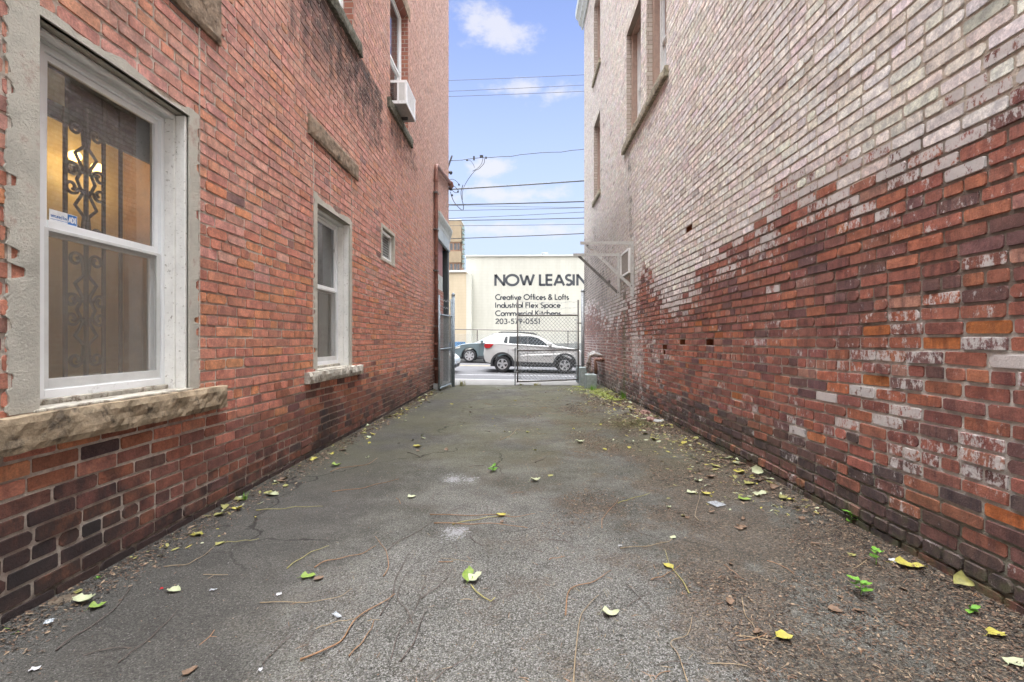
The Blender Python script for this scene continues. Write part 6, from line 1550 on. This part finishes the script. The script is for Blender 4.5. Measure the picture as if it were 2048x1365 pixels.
# clods of broken mortar at the near left wall, brick rubble at the right
def clod(px, py, sz_, m, lab, cat, seed, name, x=None):
    p = on_ground(px, py); bm = bmesh.new(); bmesh.ops.create_icosphere(bm, subdivisions=3, radius=1)
    for v in bm.verts:
        k = 1 + .35 * nz(v.co.x * 1.6, v.co.y * 1.6, v.co.z * 1.6 + seed) + .12 * nz(v.co.x * 5, v.co.y * 5, v.co.z * 5 + seed); v.co = Vector((v.co.x * sz_[0] * k, v.co.y * sz_[1] * k, v.co.z * sz_[2] * k))
    me = bpy.data.meshes.new(name); bm.to_mesh(me); bm.free(); me.materials.append(m); o = link(bpy.data.objects.new(name, me)); o.location = (min(max(p.x, XL + sz_[0] * .7), XR - sz_[0]), p.y, sz_[2] * .45); tag(o, lab, cat)
    return o
M['clod'] = simple('earth_clod', (.13, .10, .07), .95, var=.4, scale=40, bump=1, bscale=90); M['rubble2'] = simple('dirty_mortar', (.20, .18, .15), .95, var=.3, scale=30, bump=1, bscale=60)
M['rubble'] = simple('broken_pink_brick', (.23, .135, .11), .95, var=.3, scale=20, bump=1, bscale=60)
clod(85, 1210, (.05, .08, .022), M['clod'], 'lump of earth and broken mortar against the left wall, lower left', 'clod', 1, 'earth_clod')
clod(415, 1043, (.035, .05, .018), M['clod'], 'small lump of earth with dry stalks at the left wall', 'clod', 2, 'earth_clod')
clod(25, 1245, (.03, .06, .018), M['rubble2'], 'pale mortar lump at the far lower left wall foot', 'mortar lump', 3, 'mortar_lump')
clod(1290, 829, (.08, .11, .05), M['rubble'], 'larger pink brick lump lying by the right wall', 'brick rubble', 4, 'brick_rubble')
clod(1302, 843, (.07, .09, .05), M['rubble'], 'smaller pink brick lump in front of the larger one', 'brick rubble', 5, 'brick_rubble')
clod(1318, 845, (.10, .05, .03), M['concrete'], 'pale mortar piece beside the pink brick lumps', 'mortar lump', 6, 'mortar_lump')
# bits of rubbish
def scrap(px, py, w_, h_, m, lab, rz=0, seed=0, name='paper_scrap', cat='scrap'):
    p = on_ground(px, py); b = MB(); n = 5
    b.v = [(p.x + (i / n - .5) * w_ * math.cos(rz) - (j / n - .5) * h_ * math.sin(rz), p.y + (i / n - .5) * w_ * math.sin(rz) + (j / n - .5) * h_ * math.cos(rz), alley_z(p.x, p.y) + .006 + .010 * abs(nz(i * .7, j * .7, seed))) for j in range(n + 1) for i in range(n + 1)]
    b.f = [(j * (n + 1) + i, j * (n + 1) + i + 1, (j + 1) * (n + 1) + i + 1, (j + 1) * (n + 1) + i) for j in range(n) for i in range(n)]; b.m = [0] * len(b.f)
    tag(b.build(name, m, fix=False), lab, cat)
wpp = simple('white_scrap', (.42, .42, .43), .7); clr = simple('silver_wrapper', (.38, .41, .43), .25, metal=.3, var=.3, scale=80)
scrap(1433, 1010, .09, .10, clr, 'crumpled clear wrapper on the right of mid alley', .4, 1, 'wrapper', 'wrapper')
scrap(1790, 1126, .05, .035, wpp, 'crumpled white wrapper under the long yellow leaf', .2, 2, 'wrapper', 'wrapper')
scrap(674, 1235, .055, .018, clr, 'strip of clear plastic in the left centre foreground', -.6, 3, 'plastic_strip', 'scrap')
scrap(520, 1343, .014, .014, wpp, 'tiny square white scrap at the bottom left of centre', .1, 4)
scrap(558, 1192, .022, .018, wpp, 'twisted white scrap left of centre', .8, 5)
scrap(427, 1182, .030, .016, clr, 'flattened clear scrap right of the pale oval leaf', .2, 6)
scrap(98, 1250, .03, .03, clr, 'shiny clear scrap at the lower left wall foot', .6, 7)
scrap(323, 1180, .014, .010, M['tail_red'], 'tiny red scrap left of the pale oval leaf', .6, 8)
scrap(1240, 1092, .02, .015, wpp, 'pale scrap at the left end of the lying stalk', .3, 9)
scrap(70, 1342, .03, .02, wpp, 'small white scrap at the bottom left corner', .3, 10)
bpy.context.view_layer.update()
